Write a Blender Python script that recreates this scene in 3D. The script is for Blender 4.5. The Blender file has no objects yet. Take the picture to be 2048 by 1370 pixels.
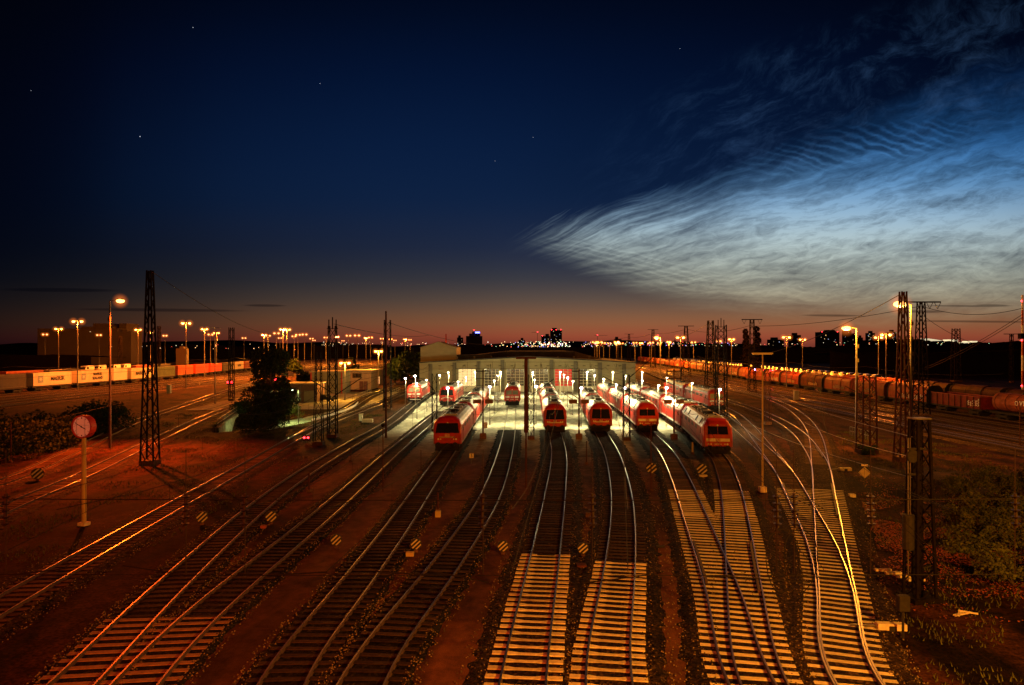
import bpy, math, random
from mathutils import Vector, Matrix, noise
random.seed(7)
R = math.radians
scene = bpy.context.scene
col = scene.collection
F = 1440.0; HC = 11.15; HY = 695.0

# ------------------------------------------------------------------ helpers
def sstep(t):
    t = max(0.0, min(1.0, t)); return t*t*(3-2*t)
def cut_line_x(y):                       # foot line of the underpass wing wall
    return -41.0 + (y-98.0)*(-4.8/19.0)
def H(x, y):
    h = 1.2*sstep((-x-60)/16.0)
    d = math.hypot((x+40.0)/3.6, (y-106.0)/8.5)
    if x > cut_line_x(y)+0.2 and d < 1.6:
        h -= 2.6*(1-sstep((d-0.35)/1.05))
    if x > 24:                           # low weedy bank on the right
        h += 0.9*sstep((x-25)/9.0)*(1-sstep((abs(y-44)-10)/14.0))
    return h
def G(px, py, z=None):
    """real-world spot on the ground that the photo shows at (px, py)"""
    zz = 0.15 if z is None else z
    for _ in range(8):
        Y = F*(HC-zz)/(py-HY); X = (px-1024.0)/F*Y
        if z is not None: break
        zz = H(X, Y)+0.15
    return X, Y
def tag(o, label=None, cat=None, group=None, kind=None):
    if label: o['label'] = label
    if cat: o['category'] = cat
    if group: o['group'] = group
    if kind: o['kind'] = kind
    return o
def empty(name, loc=(0,0,0), rz=0.0, label=None, cat=None, group=None):
    o = bpy.data.objects.new(name, None); col.objects.link(o)
    o.empty_display_size = 0.3
    o.location = loc; o.rotation_euler = (0,0,rz)
    return tag(o, label, cat, group)
def copy_tree(o, parent=None):
    c = o.copy(); col.objects.link(c)
    if parent: c.parent = parent
    for ch in list(o.children): copy_tree(ch, c)
    return c
def place(o, loc, rz, label=None, group=None):
    o.location = loc; o.rotation_euler = (0,0,rz)
    if label: o['label'] = label
    if group: o['group'] = group
    return o
ORD = ['nearest','second','third','fourth','fifth','sixth','seventh','eighth','ninth','tenth','eleventh','twelfth','thirteenth','fourteenth',
       'fifteenth','sixteenth','seventeenth','eighteenth','nineteenth','twentieth','twenty first','twenty second','twenty third','twenty fourth',
       'twenty fifth','twenty sixth','twenty seventh','twenty eighth','twenty ninth','thirtieth','thirty first','thirty second','thirty third','thirty fourth',
       'thirty fifth','thirty sixth','thirty seventh','thirty eighth','thirty ninth','fortieth']
ORDL = ['first']+ORD[1:]

class MB:
    def __init__(s): s.v=[]; s.f=[]; s.m=[]; s.mats=[]; s.cur=0
    def mat(s, m):
        if m not in s.mats: s.mats.append(m)
        s.cur = s.mats.index(m); return s
    def face(s, pts):
        n=len(s.v); s.v += [tuple(p) for p in pts]; s.f.append(tuple(range(n,n+len(pts)))); s.m.append(s.cur)
    def box(s, c, d, rz=0.0, taper=1.0):
        x,y,z=c; a,b,h=d[0]/2,d[1]/2,d[2]/2; n=len(s.v); cs,sn=math.cos(rz),math.sin(rz)
        for k,(sz,t) in enumerate(((-h,1.0),(h,taper))):
            for sx,sy in ((-a,-b),(a,-b),(a,b),(-a,b)):
                u,w=sx*t,sy*t
                s.v.append((x+u*cs-w*sn, y+u*sn+w*cs, z+sz))
        for f in ((0,3,2,1),(4,5,6,7),(0,1,5,4),(1,2,6,5),(2,3,7,6),(3,0,4,7)):
            s.f.append(tuple(n+i for i in f)); s.m.append(s.cur)
        return s
    def tube(s, p, q, r, r2=None, n=6, cap=True):
        p=Vector(p); q=Vector(q); d=q-p
        if d.length<1e-6: return s
        d.normalize(); u=d.orthogonal().normalized(); w=d.cross(u); r2=r if r2 is None else r2
        b=len(s.v)
        for c,rr in ((p,r),(q,r2)):
            for k in range(n):
                a=2*math.pi*k/n+math.pi/n; s.v.append(tuple(c+(u*math.cos(a)+w*math.sin(a))*rr))
        for k in range(n):
            s.f.append((b+k,b+(k+1)%n,b+n+(k+1)%n,b+n+k)); s.m.append(s.cur)
        if cap:
            s.f.append(tuple(b+k for k in reversed(range(n)))); s.m.append(s.cur)
            s.f.append(tuple(b+n+k for k in range(n))); s.m.append(s.cur)
        return s
    def bar(s, p, q, w, h):              # rectangular bar
        p=Vector(p); q=Vector(q); d=(q-p)
        if d.length<1e-6: return s
        d.normalize(); up=Vector((0,0,1)) if abs(d.z)<0.95 else Vector((0,1,0))
        u=d.cross(up).normalized()*w/2; t=u.cross(d).normalized()*h/2
        b=len(s.v)
        for c in (p,q):
            for k in (u+t,-u+t,-u-t,u-t): s.v.append(tuple(c+k))
        for f in ((0,1,2,3),(7,6,5,4),(0,4,5,1),(1,5,6,2),(2,6,7,3),(3,7,4,0)):
            s.f.append(tuple(b+i for i in f)); s.m.append(s.cur)
        return s
    def ball(s, c, r, seg=10, rings=6, sc=(1,1,1)):
        b=len(s.v)
        for i in range(rings+1):
            th=math.pi*i/rings
            for j in range(seg):
                ph=2*math.pi*j/seg
                s.v.append((c[0]+r*sc[0]*math.sin(th)*math.cos(ph), c[1]+r*sc[1]*math.sin(th)*math.sin(ph), c[2]+r*sc[2]*math.cos(th)))
        for i in range(rings):
            for j in range(seg):
                s.f.append((b+i*seg+j,b+(i+1)*seg+j,b+(i+1)*seg+(j+1)%seg,b+i*seg+(j+1)%seg)); s.m.append(s.cur)
        return s
    def loft(s, secs, close=True, cap=True):
        b=len(s.v); n=len(secs[0])
        for sec in secs: s.v += [tuple(p) for p in sec]
        for i in range(len(secs)-1):
            for j in range(n if close else n-1):
                s.f.append((b+i*n+j,b+i*n+(j+1)%n,b+(i+1)*n+(j+1)%n,b+(i+1)*n+j)); s.m.append(s.cur)
        if cap:
            h=n//2
            for i in (0,len(secs)-1):
                for j in range(h-1):
                    q=(b+i*n+j,b+i*n+j+1,b+i*n+n-2-j,b+i*n+n-1-j)
                    s.f.append(q if i else q[::-1]); s.m.append(s.cur)
        return s
    def build(s, name, mat=None, parent=None, smooth=False, bevel=0):
        me=bpy.data.meshes.new(name); me.from_pydata(s.v,[],s.f)
        for m in (s.mats or [mat]): me.materials.append(m)
        if s.mats: me.polygons.foreach_set('material_index', s.m)
        if smooth: me.polygons.foreach_set('use_smooth',[True]*len(me.polygons))
        me.update()
        o=bpy.data.objects.new(name, me); col.objects.link(o)
        if parent: o.parent=parent
        if bevel:
            b=o.modifiers.new('bevel','BEVEL'); b.width=bevel; b.segments=2; b.limit_method='ANGLE'
        return o
def text_obj(name, body, mat, size, loc, rot, parent, thick=0.01, bold=0.0, space=1.0):
    cu=bpy.data.curves.new(name,'FONT'); cu.body=body; cu.size=size; cu.extrude=thick; cu.align_x='CENTER'; cu.align_y='CENTER'; cu.offset=bold; cu.space_character=space
    t=bpy.data.objects.new('tmp_text',cu); col.objects.link(t)
    dg=bpy.context.evaluated_depsgraph_get(); dg.update()
    me=bpy.data.meshes.new_from_object(t.evaluated_get(dg)); me.name=name
    me.materials.clear(); me.materials.append(mat)
    bpy.data.objects.remove(t)
    o=bpy.data.objects.new(name,me); col.objects.link(o); o.parent=parent; o.location=loc; o.rotation_euler=rot
    return o

# ------------------------------------------------------------------ materials
def nd(nt, t, **kw):
    n=nt.nodes.new(t)
    for k,v in kw.items(): setattr(n,k,v)
    return n
def mat(name, c, rough=0.6, metal=0.0, var=0.35, scale=3.0, bump=0.0, c2=None, coord='Object', spec=0.3, streak=None):
    m=bpy.data.materials.new(name); m.use_nodes=True; nt=m.node_tree; b=nt.nodes['Principled BSDF']; L=nt.links.new
    tc=nd(nt,'ShaderNodeTexCoord'); mp=nd(nt,'ShaderNodeMapping'); L(tc.outputs[coord],mp.inputs[0])
    if streak: mp.inputs['Scale'].default_value=streak
    nz=nd(nt,'ShaderNodeTexNoise'); nz.inputs['Scale'].default_value=scale; nz.inputs['Detail'].default_value=6; nz.inputs['Roughness'].default_value=0.65
    L(mp.outputs[0],nz.inputs['Vector'])
    cr=nd(nt,'ShaderNodeValToRGB'); L(nz.outputs['Fac'],cr.inputs[0])
    d=c2 or tuple(x*(1-var) for x in c); e=tuple(min(1,x*(1+var*0.6)) for x in c)
    cr.color_ramp.elements[0].position=0.32; cr.color_ramp.elements[1].position=0.68
    cr.color_ramp.elements[0].color=(*d,1); cr.color_ramp.elements[1].color=(*e,1)
    L(cr.outputs[0],b.inputs['Base Color'])
    b.inputs['Roughness'].default_value=rough; b.inputs['Metallic'].default_value=metal; b.inputs['Specular IOR Level'].default_value=spec
    if bump:
        bp=nd(nt,'ShaderNodeBump'); bp.inputs['Strength'].default_value=bump; bp.inputs['Distance'].default_value=0.03
        n2=nd(nt,'ShaderNodeTexNoise'); n2.inputs['Scale'].default_value=scale*6; n2.inputs['Detail'].default_value=4
        L(mp.outputs[0],n2.inputs['Vector']); L(n2.outputs['Fac'],bp.inputs['Height']); L(bp.outputs[0],b.inputs['Normal'])
    return m
def emit(name, c, s, sample=True, mult=True):
    m=bpy.data.materials.new(name); m.use_nodes=True; nt=m.node_tree; b=nt.nodes['Principled BSDF']
    b.inputs['Base Color'].default_value=(*[min(1,x) for x in c],1); b.inputs['Emission Color'].default_value=(*c,1); b.inputs['Emission Strength'].default_value=s
    if not sample: m.cycles.emission_sampling='NONE'
    return m
def stone(name, ca, cb, scale, bump=0.6, big=None, bigscale=0.12):
    m=bpy.data.materials.new(name); m.use_nodes=True; nt=m.node_tree; b=nt.nodes['Principled BSDF']; L=nt.links.new
    tc=nd(nt,'ShaderNodeTexCoord')
    vo=nd(nt,'ShaderNodeTexVoronoi'); vo.inputs['Scale'].default_value=scale; L(tc.outputs['Object'],vo.inputs['Vector'])
    sp=nd(nt,'ShaderNodeSeparateColor'); L(vo.outputs['Color'],sp.inputs[0])
    cr=nd(nt,'ShaderNodeValToRGB'); L(sp.outputs[0],cr.inputs[0])
    cr.color_ramp.elements[0].color=(*ca,1); cr.color_ramp.elements[1].color=(*cb,1)
    e=cr.color_ramp.elements.new(0.8); e.color=(*[(x+y)/2*0.8 for x,y in zip(ca,cb)],1)
    nz=nd(nt,'ShaderNodeTexNoise'); nz.inputs['Scale'].default_value=bigscale; nz.inputs['Detail'].default_value=7; nz.inputs['Roughness'].default_value=0.7
    L(tc.outputs['Object'],nz.inputs['Vector'])
    r2=nd(nt,'ShaderNodeValToRGB'); r2.color_ramp.elements[0].position=0.38; r2.color_ramp.elements[1].position=0.64
    r2.color_ramp.elements[0].color=(*(big or (0.35,0.35,0.35)),1); r2.color_ramp.elements[1].color=(1,1,1,1)
    L(nz.outputs['Fac'],r2.inputs[0])
    mx=nd(nt,'ShaderNodeMix',data_type='RGBA',blend_type='MULTIPLY'); mx.inputs[0].default_value=1
    L(cr.outputs[0],mx.inputs[6]); L(r2.outputs[0],mx.inputs[7]); L(mx.outputs[2],b.inputs['Base Color'])
    bp=nd(nt,'ShaderNodeBump'); bp.inputs['Strength'].default_value=bump; bp.inputs['Distance'].default_value=0.05
    L(vo.outputs['Distance'],bp.inputs['Height']); L(bp.outputs[0],b.inputs['Normal'])
    b.inputs['Roughness'].default_value=0.9; b.inputs['Specular IOR Level'].default_value=0.03
    return m
def pavement_mat(name, c, dark, stain=0.6, grain=40, bs=0.16, light=None):
    m=bpy.data.materials.new(name); m.use_nodes=True; nt=m.node_tree; b=nt.nodes['Principled BSDF']; L=nt.links.new
    tc=nd(nt,'ShaderNodeTexCoord')
    n1=nd(nt,'ShaderNodeTexNoise'); n1.inputs['Scale'].default_value=bs; n1.inputs['Detail'].default_value=8; n1.inputs['Roughness'].default_value=0.62; n1.inputs['Distortion'].default_value=0.6
    mp=nd(nt,'ShaderNodeMapping'); mp.inputs['Scale'].default_value=(1.6,0.6,1); L(tc.outputs['Object'],mp.inputs[0]); L(mp.outputs[0],n1.inputs['Vector'])
    r1=nd(nt,'ShaderNodeValToRGB'); r1.color_ramp.elements[0].position=0.40; r1.color_ramp.elements[1].position=0.60
    r1.color_ramp.elements[0].color=(*dark,1); r1.color_ramp.elements[1].color=(*c,1); L(n1.outputs['Fac'],r1.inputs[0])
    n2=nd(nt,'ShaderNodeTexNoise'); n2.inputs['Scale'].default_value=grain; n2.inputs['Detail'].default_value=3; L(tc.outputs['Object'],n2.inputs['Vector'])
    r2=nd(nt,'ShaderNodeValToRGB'); r2.color_ramp.elements[0].position=0.3; r2.color_ramp.elements[1].position=0.7
    r2.color_ramp.elements[0].color=(stain,stain,stain,1); r2.color_ramp.elements[1].color=(1.35,1.35,1.35,1); L(n2.outputs['Fac'],r2.inputs[0])
    n4=nd(nt,'ShaderNodeTexNoise'); n4.inputs['Scale'].default_value=1.3; n4.inputs['Detail'].default_value=7; n4.inputs['Roughness'].default_value=0.7; L(tc.outputs['Object'],n4.inputs['Vector'])
    r4=nd(nt,'ShaderNodeValToRGB'); r4.color_ramp.elements[0].position=0.36; r4.color_ramp.elements[1].position=0.62
    r4.color_ramp.elements[0].color=(0.42,0.42,0.42,1) if not light else (0.62,0.62,0.62,1); r4.color_ramp.elements[1].color=(1.2,1.2,1.2,1); L(n4.outputs['Fac'],r4.inputs[0])
    m4=nd(nt,'ShaderNodeMix',data_type='RGBA',blend_type='MULTIPLY'); m4.inputs[0].default_value=1; L(r2.outputs[0],m4.inputs[6]); L(r4.outputs[0],m4.inputs[7]); r2=m4
    mx=nd(nt,'ShaderNodeMix',data_type='RGBA',blend_type='MULTIPLY'); mx.inputs[0].default_value=1
    L(r2.outputs[2],mx.inputs[7]); L(mx.outputs[2],b.inputs['Base Color'])
    if light:      # pale concrete toward the depot; its soft blend also paints the lamplight fading
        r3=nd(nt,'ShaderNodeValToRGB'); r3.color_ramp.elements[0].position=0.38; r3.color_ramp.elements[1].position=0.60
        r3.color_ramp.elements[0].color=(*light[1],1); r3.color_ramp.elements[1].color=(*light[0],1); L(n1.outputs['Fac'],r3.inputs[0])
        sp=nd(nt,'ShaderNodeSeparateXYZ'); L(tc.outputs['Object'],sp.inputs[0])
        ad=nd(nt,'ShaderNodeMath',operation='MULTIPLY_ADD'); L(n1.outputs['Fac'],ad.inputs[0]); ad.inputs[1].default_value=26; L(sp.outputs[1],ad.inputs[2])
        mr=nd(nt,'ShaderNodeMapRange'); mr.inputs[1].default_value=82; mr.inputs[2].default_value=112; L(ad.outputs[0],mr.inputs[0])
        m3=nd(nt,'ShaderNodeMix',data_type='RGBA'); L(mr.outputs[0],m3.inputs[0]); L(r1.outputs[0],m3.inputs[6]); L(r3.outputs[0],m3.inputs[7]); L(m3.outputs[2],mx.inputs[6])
    else: L(r1.outputs[0],mx.inputs[6])
    bp=nd(nt,'ShaderNodeBump'); bp.inputs['Strength'].default_value=0.35; bp.inputs['Distance'].default_value=0.02
    L(n2.outputs['Fac'],bp.inputs['Height']); L(bp.outputs[0],b.inputs['Normal'])
    b.inputs['Roughness'].default_value=0.9; b.inputs['Specular IOR Level'].default_value=0.02
    return m
M={}
M['ground']=pavement_mat('earth_and_grass',(0.060,0.022,0.011),(0.010,0.006,0.003),0.30,7,0.16)
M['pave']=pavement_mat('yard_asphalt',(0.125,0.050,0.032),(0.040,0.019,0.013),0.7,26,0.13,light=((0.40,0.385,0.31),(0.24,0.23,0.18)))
M['apron']=pavement_mat('apron_concrete',(0.40,0.385,0.31),(0.24,0.23,0.18),0.8,22,0.14)
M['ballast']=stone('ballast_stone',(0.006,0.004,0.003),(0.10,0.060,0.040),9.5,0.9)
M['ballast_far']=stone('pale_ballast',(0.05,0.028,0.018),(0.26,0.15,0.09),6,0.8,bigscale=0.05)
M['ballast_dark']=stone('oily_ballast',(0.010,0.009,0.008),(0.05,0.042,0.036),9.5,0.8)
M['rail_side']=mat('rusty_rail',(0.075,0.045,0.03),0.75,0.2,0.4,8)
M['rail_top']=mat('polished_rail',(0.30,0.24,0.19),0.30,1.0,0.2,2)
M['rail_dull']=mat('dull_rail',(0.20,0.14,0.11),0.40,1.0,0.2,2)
M['concrete']=mat('sleeper_concrete',(0.62,0.55,0.45),0.85,0,0.30,5,0.3,spec=0.05)
M['flatred']=mat('red_light_sleeper_concrete',(0.30,0.17,0.11),0.85,0,0.4,5,0.3,spec=0.05)  # concrete darkened and reddened to carry the dim red light there
M['timber']=mat('sleeper_timber',(0.035,0.022,0.015),0.85,0,0.5,6,0.4,spec=0.05)
M['timber2']=mat('weathered_sleeper',(0.10,0.055,0.035),0.85,0,0.5,6,0.4,spec=0.05)
M['steel']=mat('galvanised_steel',(0.13,0.12,0.105),0.5,0.5,0.35,5)
M['mast']=mat('mast_steel_dark',(0.008,0.006,0.005),0.9,0.0,0.4,4,spec=0.04)
M['rustmast']=mat('rusty_mast',(0.060,0.024,0.013),0.85,0.0,0.4,4,spec=0.06)
M['wire']=mat('wire_dark',(0.010,0.009,0.009),0.8,0.0,0.2,2,spec=0.05)
M['red']=mat('locomotive_red',(0.40,0.015,0.007),0.42,0,0.45,1.1,spec=0.4)
M['redold']=mat('faded_red_paint',(0.42,0.035,0.018),0.5,0,0.35,1.1,spec=0.4)
M['white']=mat('white_paint',(0.72,0.70,0.66),0.45,0,0.15,4)
M['glass']=mat('dark_windscreen',(0.015,0.015,0.016),0.08,0,0.2,2,spec=0.6)
M['glass2']=mat('grey_windscreen',(0.16,0.15,0.10),0.2,0,0.3,2,spec=0.5)
M['roof']=mat('loco_roof_grey',(0.34,0.33,0.30),0.5,0.1,0.5,2.2)
M['black']=mat('black_running_gear',(0.016,0.014,0.012),0.8,0.0,0.5,5)
M['vent']=mat('vent_grille',(0.06,0.055,0.05),0.6,0.3,0.4,9)
M['insul']=mat('brown_insulator',(0.016,0.011,0.010),0.5,0,0.3,6,spec=0.2)
M['lens']=mat('lamp_lens',(0.75,0.72,0.62),0.15,0,0.1,4,spec=0.6)
M['facade']=mat('facade_panels',(0.23,0.20,0.115),0.7,0,0.14,0.5,streak=(1,1,3))
M['pilaster']=mat('facade_pilaster',(0.10,0.09,0.065),0.7,0,0.2,2)
M['darkroof']=mat('dark_roof',(0.03,0.028,0.024),0.8,0,0.5,0.6)
M['cream']=mat('door_frame_cream',(0.5,0.46,0.33),0.6,0,0.15,3)
M['pane']=mat('door_pane',(0.05,0.045,0.035),0.15,0,0.4,0.9,spec=0.6)
M['pane_white']=emit('lit_bay_pane',(0.95,0.82,0.50),0.38,False)
M['pane_red']=emit('red_bay_pane',(0.55,0.015,0.015),0.25,False)
M['ochre']=mat('ochre_render',(0.42,0.33,0.17),0.8,0,0.2,1.5)
M['brick']=mat('dark_brickwork',(0.16,0.09,0.06),0.85,0,0.3,4)
M['leaf']=mat('foliage_dark',(0.018,0.030,0.008),0.8,0,0.6,0.9,spec=0.05)
M['leaf2']=mat('foliage_olive',(0.075,0.085,0.020),0.75,0,0.6,1.6,spec=0.05)
M['leafred']=mat('leaf_litter',(0.26,0.045,0.016),0.7,0,0.6,2.5,c2=(0.10,0.05,0.02))
M['bark']=mat('bark',(0.06,0.045,0.03),0.9,0,0.4,5,0.5)
M['farwood']=mat('far_wood',(0.008,0.006,0.004),1.0,0,0.4,0.02,spec=0.0)
M['hill']=mat('far_hill',(0.012,0.012,0.016),1.0,0,0.2,0.002)
M['city']=mat('far_block_dark',(0.022,0.020,0.026),0.9,0,0.3,0.05)
M['citypale']=mat('far_block_pale',(0.11,0.085,0.065),0.9,0,0.2,0.05)
def bulb(name,c,s): return emit(name,c,s,True)
M['sod']=emit('sodium_bulb',(1.0,0.46,0.10),6.0,False)
M['sodL']=emit('sodium_bulb_far_left',(1.0,0.36,0.11),4.2,True)
M['sodR']=emit('sodium_bulb_far_right',(1.0,0.42,0.09),4.2,True)
M['depotbulb']=emit('discharge_bulb',(0.66,0.58,1.0),14,False)
M['tube']=emit('fluorescent_tube',(0.95,1.0,0.85),9,False)
M['redlamp']=emit('red_lamp',(1.0,0.02,0.03),14,False)
M['bluelamp']=emit('blue_lamp',(0.10,0.12,1.0),9,False)
M['violet']=emit('violet_lamp',(0.45,0.25,1.0),30,False)
M['litwin']=emit('lit_window',(1.0,0.72,0.35),1.1,False)
M['bluewin']=emit('bluish_window',(0.5,0.6,1.0),1.5,False)
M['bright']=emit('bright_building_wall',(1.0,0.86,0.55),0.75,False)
M['dialm']=emit('clock_dial',(0.62,0.22,0.10),0.26,False)  # faint glow of its own, added to make the dial read paler
M['signm']=mat('sign_plate_pale',(0.88,0.80,0.60),0.5,0,0.15,6)
M['stoneA']=mat('loose_stone_pale',(0.20,0.15,0.11),0.9,0,0.5,9); M['stoneB']=mat('loose_stone_dark',(0.06,0.045,0.035),0.9,0,0.5,9)
for k,(c,e) in enumerate((((1,0.6,0.25),2.5),((1,0.9,0.7),2.2),((1,0.1,0.06),3),((0.3,0.3,1.0),3),((0.5,1.0,0.6),2))): M['cl%d'%k]=emit('city_light',c,e,False)
M['starm']=emit('star_light',(0.8,0.85,1.0),1.2,False)

def per_copy_tint(m,lo,hi):
    """each sleeper, wagon or container gets its own shade"""
    nt=m.node_tree; b=nt.nodes['Principled BSDF']; lk=b.inputs['Base Color'].links[0]; src=lk.from_socket
    oi=nd(nt,'ShaderNodeObjectInfo'); mr=nd(nt,'ShaderNodeMapRange'); mr.inputs[3].default_value=lo; mr.inputs[4].default_value=hi
    nt.links.new(oi.outputs['Random'],mr.inputs[0]); v=nd(nt,'ShaderNodeVectorMath',operation='SCALE'); nt.links.new(src,v.inputs[0]); nt.links.new(mr.outputs[0],v.inputs['Scale']); nt.links.new(v.outputs[0],b.inputs['Base Color'])
for k_,lo,hi in (('concrete',0.75,1.2),('timber',0.5,1.7),('timber2',0.45,1.4)): per_copy_tint(M[k_],lo,hi)
M['discwhite']=mat('disc_stripe_paint',(0.40,0.36,0.30),0.6,0,0.25,6)
M['grime']=mat('loco_front_grime',(0.30,0.014,0.008),0.5,0,0.5,2.5,spec=0.3)
M['halo']=bpy.data.materials.new('lamp_glow_shell'); _m=M['halo']; _m.use_nodes=True; _nt=_m.node_tree; _nt.nodes.clear()  # see-through glowing shell, added to imitate bloom around the yard lamps
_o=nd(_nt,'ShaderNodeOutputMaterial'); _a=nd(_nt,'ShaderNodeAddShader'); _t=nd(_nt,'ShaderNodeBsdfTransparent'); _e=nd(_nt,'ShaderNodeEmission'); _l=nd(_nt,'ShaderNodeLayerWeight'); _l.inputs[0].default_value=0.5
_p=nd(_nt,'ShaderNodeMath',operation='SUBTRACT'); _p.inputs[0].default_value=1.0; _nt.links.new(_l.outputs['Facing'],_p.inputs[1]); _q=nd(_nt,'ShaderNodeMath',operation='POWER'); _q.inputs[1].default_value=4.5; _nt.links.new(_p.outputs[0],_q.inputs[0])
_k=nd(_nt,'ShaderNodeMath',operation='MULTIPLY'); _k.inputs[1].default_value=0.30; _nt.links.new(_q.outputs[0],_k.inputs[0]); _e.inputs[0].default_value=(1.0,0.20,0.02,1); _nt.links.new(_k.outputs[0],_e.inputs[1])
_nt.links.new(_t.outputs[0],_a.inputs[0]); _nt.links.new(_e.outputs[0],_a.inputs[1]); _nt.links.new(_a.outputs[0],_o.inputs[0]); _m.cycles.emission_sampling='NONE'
# ------------------------------------------------------------------ camera
cd=bpy.data.cameras.new('camera'); cam=bpy.data.objects.new('camera',cd); col.objects.link(cam)
cd.sensor_width=36.0; cd.lens=36.0*F/2048.0; cd.clip_end=30000; cd.clip_start=0.5
cam.location=(0,0,HC); cam.rotation_euler=(R(90),0,0); cd.shift_y=10.0/2048.0
scene.camera=cam
scene.view_settings.view_transform='Standard'; scene.view_settings.look='None'; scene.view_settings.exposure=0
scene.render.engine='CYCLES'
try:
    scene.cycles.use_light_tree=True; scene.cycles.use_denoising=True
    scene.cycles.max_bounces=4; scene.cycles.diffuse_bounces=2; scene.cycles.glossy_bounces=3
    scene.cycles.sample_clamp_indirect=3.0
except Exception: pass

# ------------------------------------------------------------------ sky: twilight gradient and noctilucent clouds, by direction
w=bpy.data.worlds.new('World'); scene.world=w; w.use_nodes=True; nt=w.node_tree; nt.nodes.clear(); L=nt.links.new
out=nd(nt,'ShaderNodeOutputWorld'); bg=nd(nt,'ShaderNodeBackground'); L(bg.outputs[0],out.inputs[0]); bg.inputs[1].default_value=1.0
tc=nd(nt,'ShaderNodeTexCoord'); sx=nd(nt,'ShaderNodeSeparateXYZ'); L(tc.outputs['Generated'],sx.inputs[0])
def mth(op,a,b=None,c=None,clamp=False):
    n=nd(nt,'ShaderNodeMath',operation=op); n.use_clamp=clamp
    for i,v in enumerate((a,b,c)):
        if v is None: continue
        if isinstance(v,(int,float)): n.inputs[i].default_value=v
        else: L(v,n.inputs[i])
    return n.outputs[0]
dy=mth('MAXIMUM',sx.outputs[1],0.12)
U=mth('ADD',mth('MULTIPLY',mth('DIVIDE',sx.outputs[0],dy),1.44),1.024)      # horizontal, 0..2.05 over the view
V=mth('MULTIPLY',mth('DIVIDE',sx.outputs[2],dy),1.44)                       # elevation, 0 at the horizon .. 0.7
def curve(x,pts,x0,x1,y0,y1):
    """piecewise smooth curve through pts, as a float curve node"""
    t=mth('DIVIDE',mth('SUBTRACT',x,x0),x1-x0,clamp=True)
    fc=nd(nt,'ShaderNodeFloatCurve'); cu=fc.mapping.curves[0]
    ps=[((px-x0)/(x1-x0),(py-y0)/(y1-y0)) for px,py in pts]
    cu.points[0].location=ps[0]; cu.points[1].location=ps[-1]
    for p in ps[1:-1]: cu.points.new(*p)
    fc.mapping.update(); L(t,fc.inputs['Value'])
    return mth('MULTIPLY_ADD',fc.outputs[0],y1-y0,y0)
def ramp(x,pts,x0,x1):
    t=mth('DIVIDE',mth('SUBTRACT',x,x0),x1-x0,clamp=True)
    r=nd(nt,'ShaderNodeValToRGB'); e=r.color_ramp.elements
    r.color_ramp.interpolation='LINEAR'
    def lin(c): return tuple(((k/255+0.055)/1.055)**2.4 if k>10 else k/255/12.92 for k in c)
    pts=sorted(pts); N=30
    def val(v):
        v=max(pts[0][0],min(pts[-1][0],v))
        for (a,ca),(b,cb) in zip(pts,pts[1:]):
            if v<=b:
                f_=(v-a)/(b-a); return [x+(y-x)*f_ for x,y in zip(lin(ca),lin(cb))]
    for i in range(N+1):
        tt=(i/N)**1.5; v=x0+tt*(x1-x0); wd=0.012+0.06*tt; acc=[0,0,0]; ws=0
        for k in range(-8,9):
            g_=math.exp(-(k/8*2)**2/2); q_=val(v+wd*k/8); acc=[s_+g_*c_ for s_,c_ in zip(acc,q_)]; ws+=g_
        el=e[0] if i==0 else (e[len(e)-1] if i==N else e.new(tt))
        el.position=tt; el.color=(*[s_/ws for s_ in acc],1)
    L(t,r.inputs[0]); return r.outputs[0]
def comb(x,y,z=0.0):
    n=nd(nt,'ShaderNodeCombineXYZ')
    for i,v in enumerate((x,y,z)):
        if isinstance(v,(int,float)): n.inputs[i].default_value=v
        else: L(v,n.inputs[i])
    return n.outputs[0]
def nz(vec,scale,detail=5,rough=0.6,dist=0.0):
    n=nd(nt,'ShaderNodeTexNoise'); n.inputs['Scale'].default_value=scale; n.inputs['Detail'].default_value=detail; n.inputs['Roughness'].default_value=rough; n.inputs['Distortion'].default_value=dist
    L(vec,n.inputs['Vector']); return n.outputs['Fac']
def ss(x,a,b):
    n=nd(nt,'ShaderNodeMapRange',interpolation_type='SMOOTHSTEP'); n.inputs[1].default_value=a; n.inputs[2].default_value=b
    if isinstance(x,(int,float)): n.inputs[0].default_value=x
    else: L(x,n.inputs[0])
    return n.outputs[0]
base=ramp(V,[(0.0,(92,40,30)),(0.70,(0,5,20)),(0.02,(134,62,40)),(0.05,(124,80,50)),(0.09,(84,69,58)),(0.135,(50,51,57)),(0.195,(28,37,58)),(0.29,(12,30,59)),(0.40,(7,25,55)),(0.55,(2,15,42))],0.0,0.70)
gainH=curve(U,[(-0.6,0.02),(0.0,0.10),(0.3,0.30),(0.6,0.68),(0.9,1.05),(1.2,1.35),(1.6,1.35),(2.05,1.15),(2.6,0.8)],-0.6,2.6,0,2)
gainZ=curve(U,[(-0.6,0.02),(0.0,0.10),(0.3,0.55),(0.6,1.0),(0.9,1.15),(1.2,1.0),(1.6,0.75),(2.05,0.35),(2.6,0.2)],-0.6,2.6,0,2)
zz_=ss(V,0.10,0.36)
gain=mth('ADD',mth('MULTIPLY',gainH,mth('SUBTRACT',1.0,zz_)),mth('MULTIPLY',gainZ,zz_))
def cscale(c,f):
    n=nd(nt,'ShaderNodeVectorMath',operation='SCALE'); L(c,n.inputs[0])
    if isinstance(f,(int,float)): n.inputs['Scale'].default_value=f
    else: L(f,n.inputs['Scale'])
    return n.outputs[0]
def cadd(a,b):
    n=nd(nt,'ShaderNodeVectorMath',operation='ADD'); L(a,n.inputs[0]); L(b,n.inputs[1]); return n.outputs[0]
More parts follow.
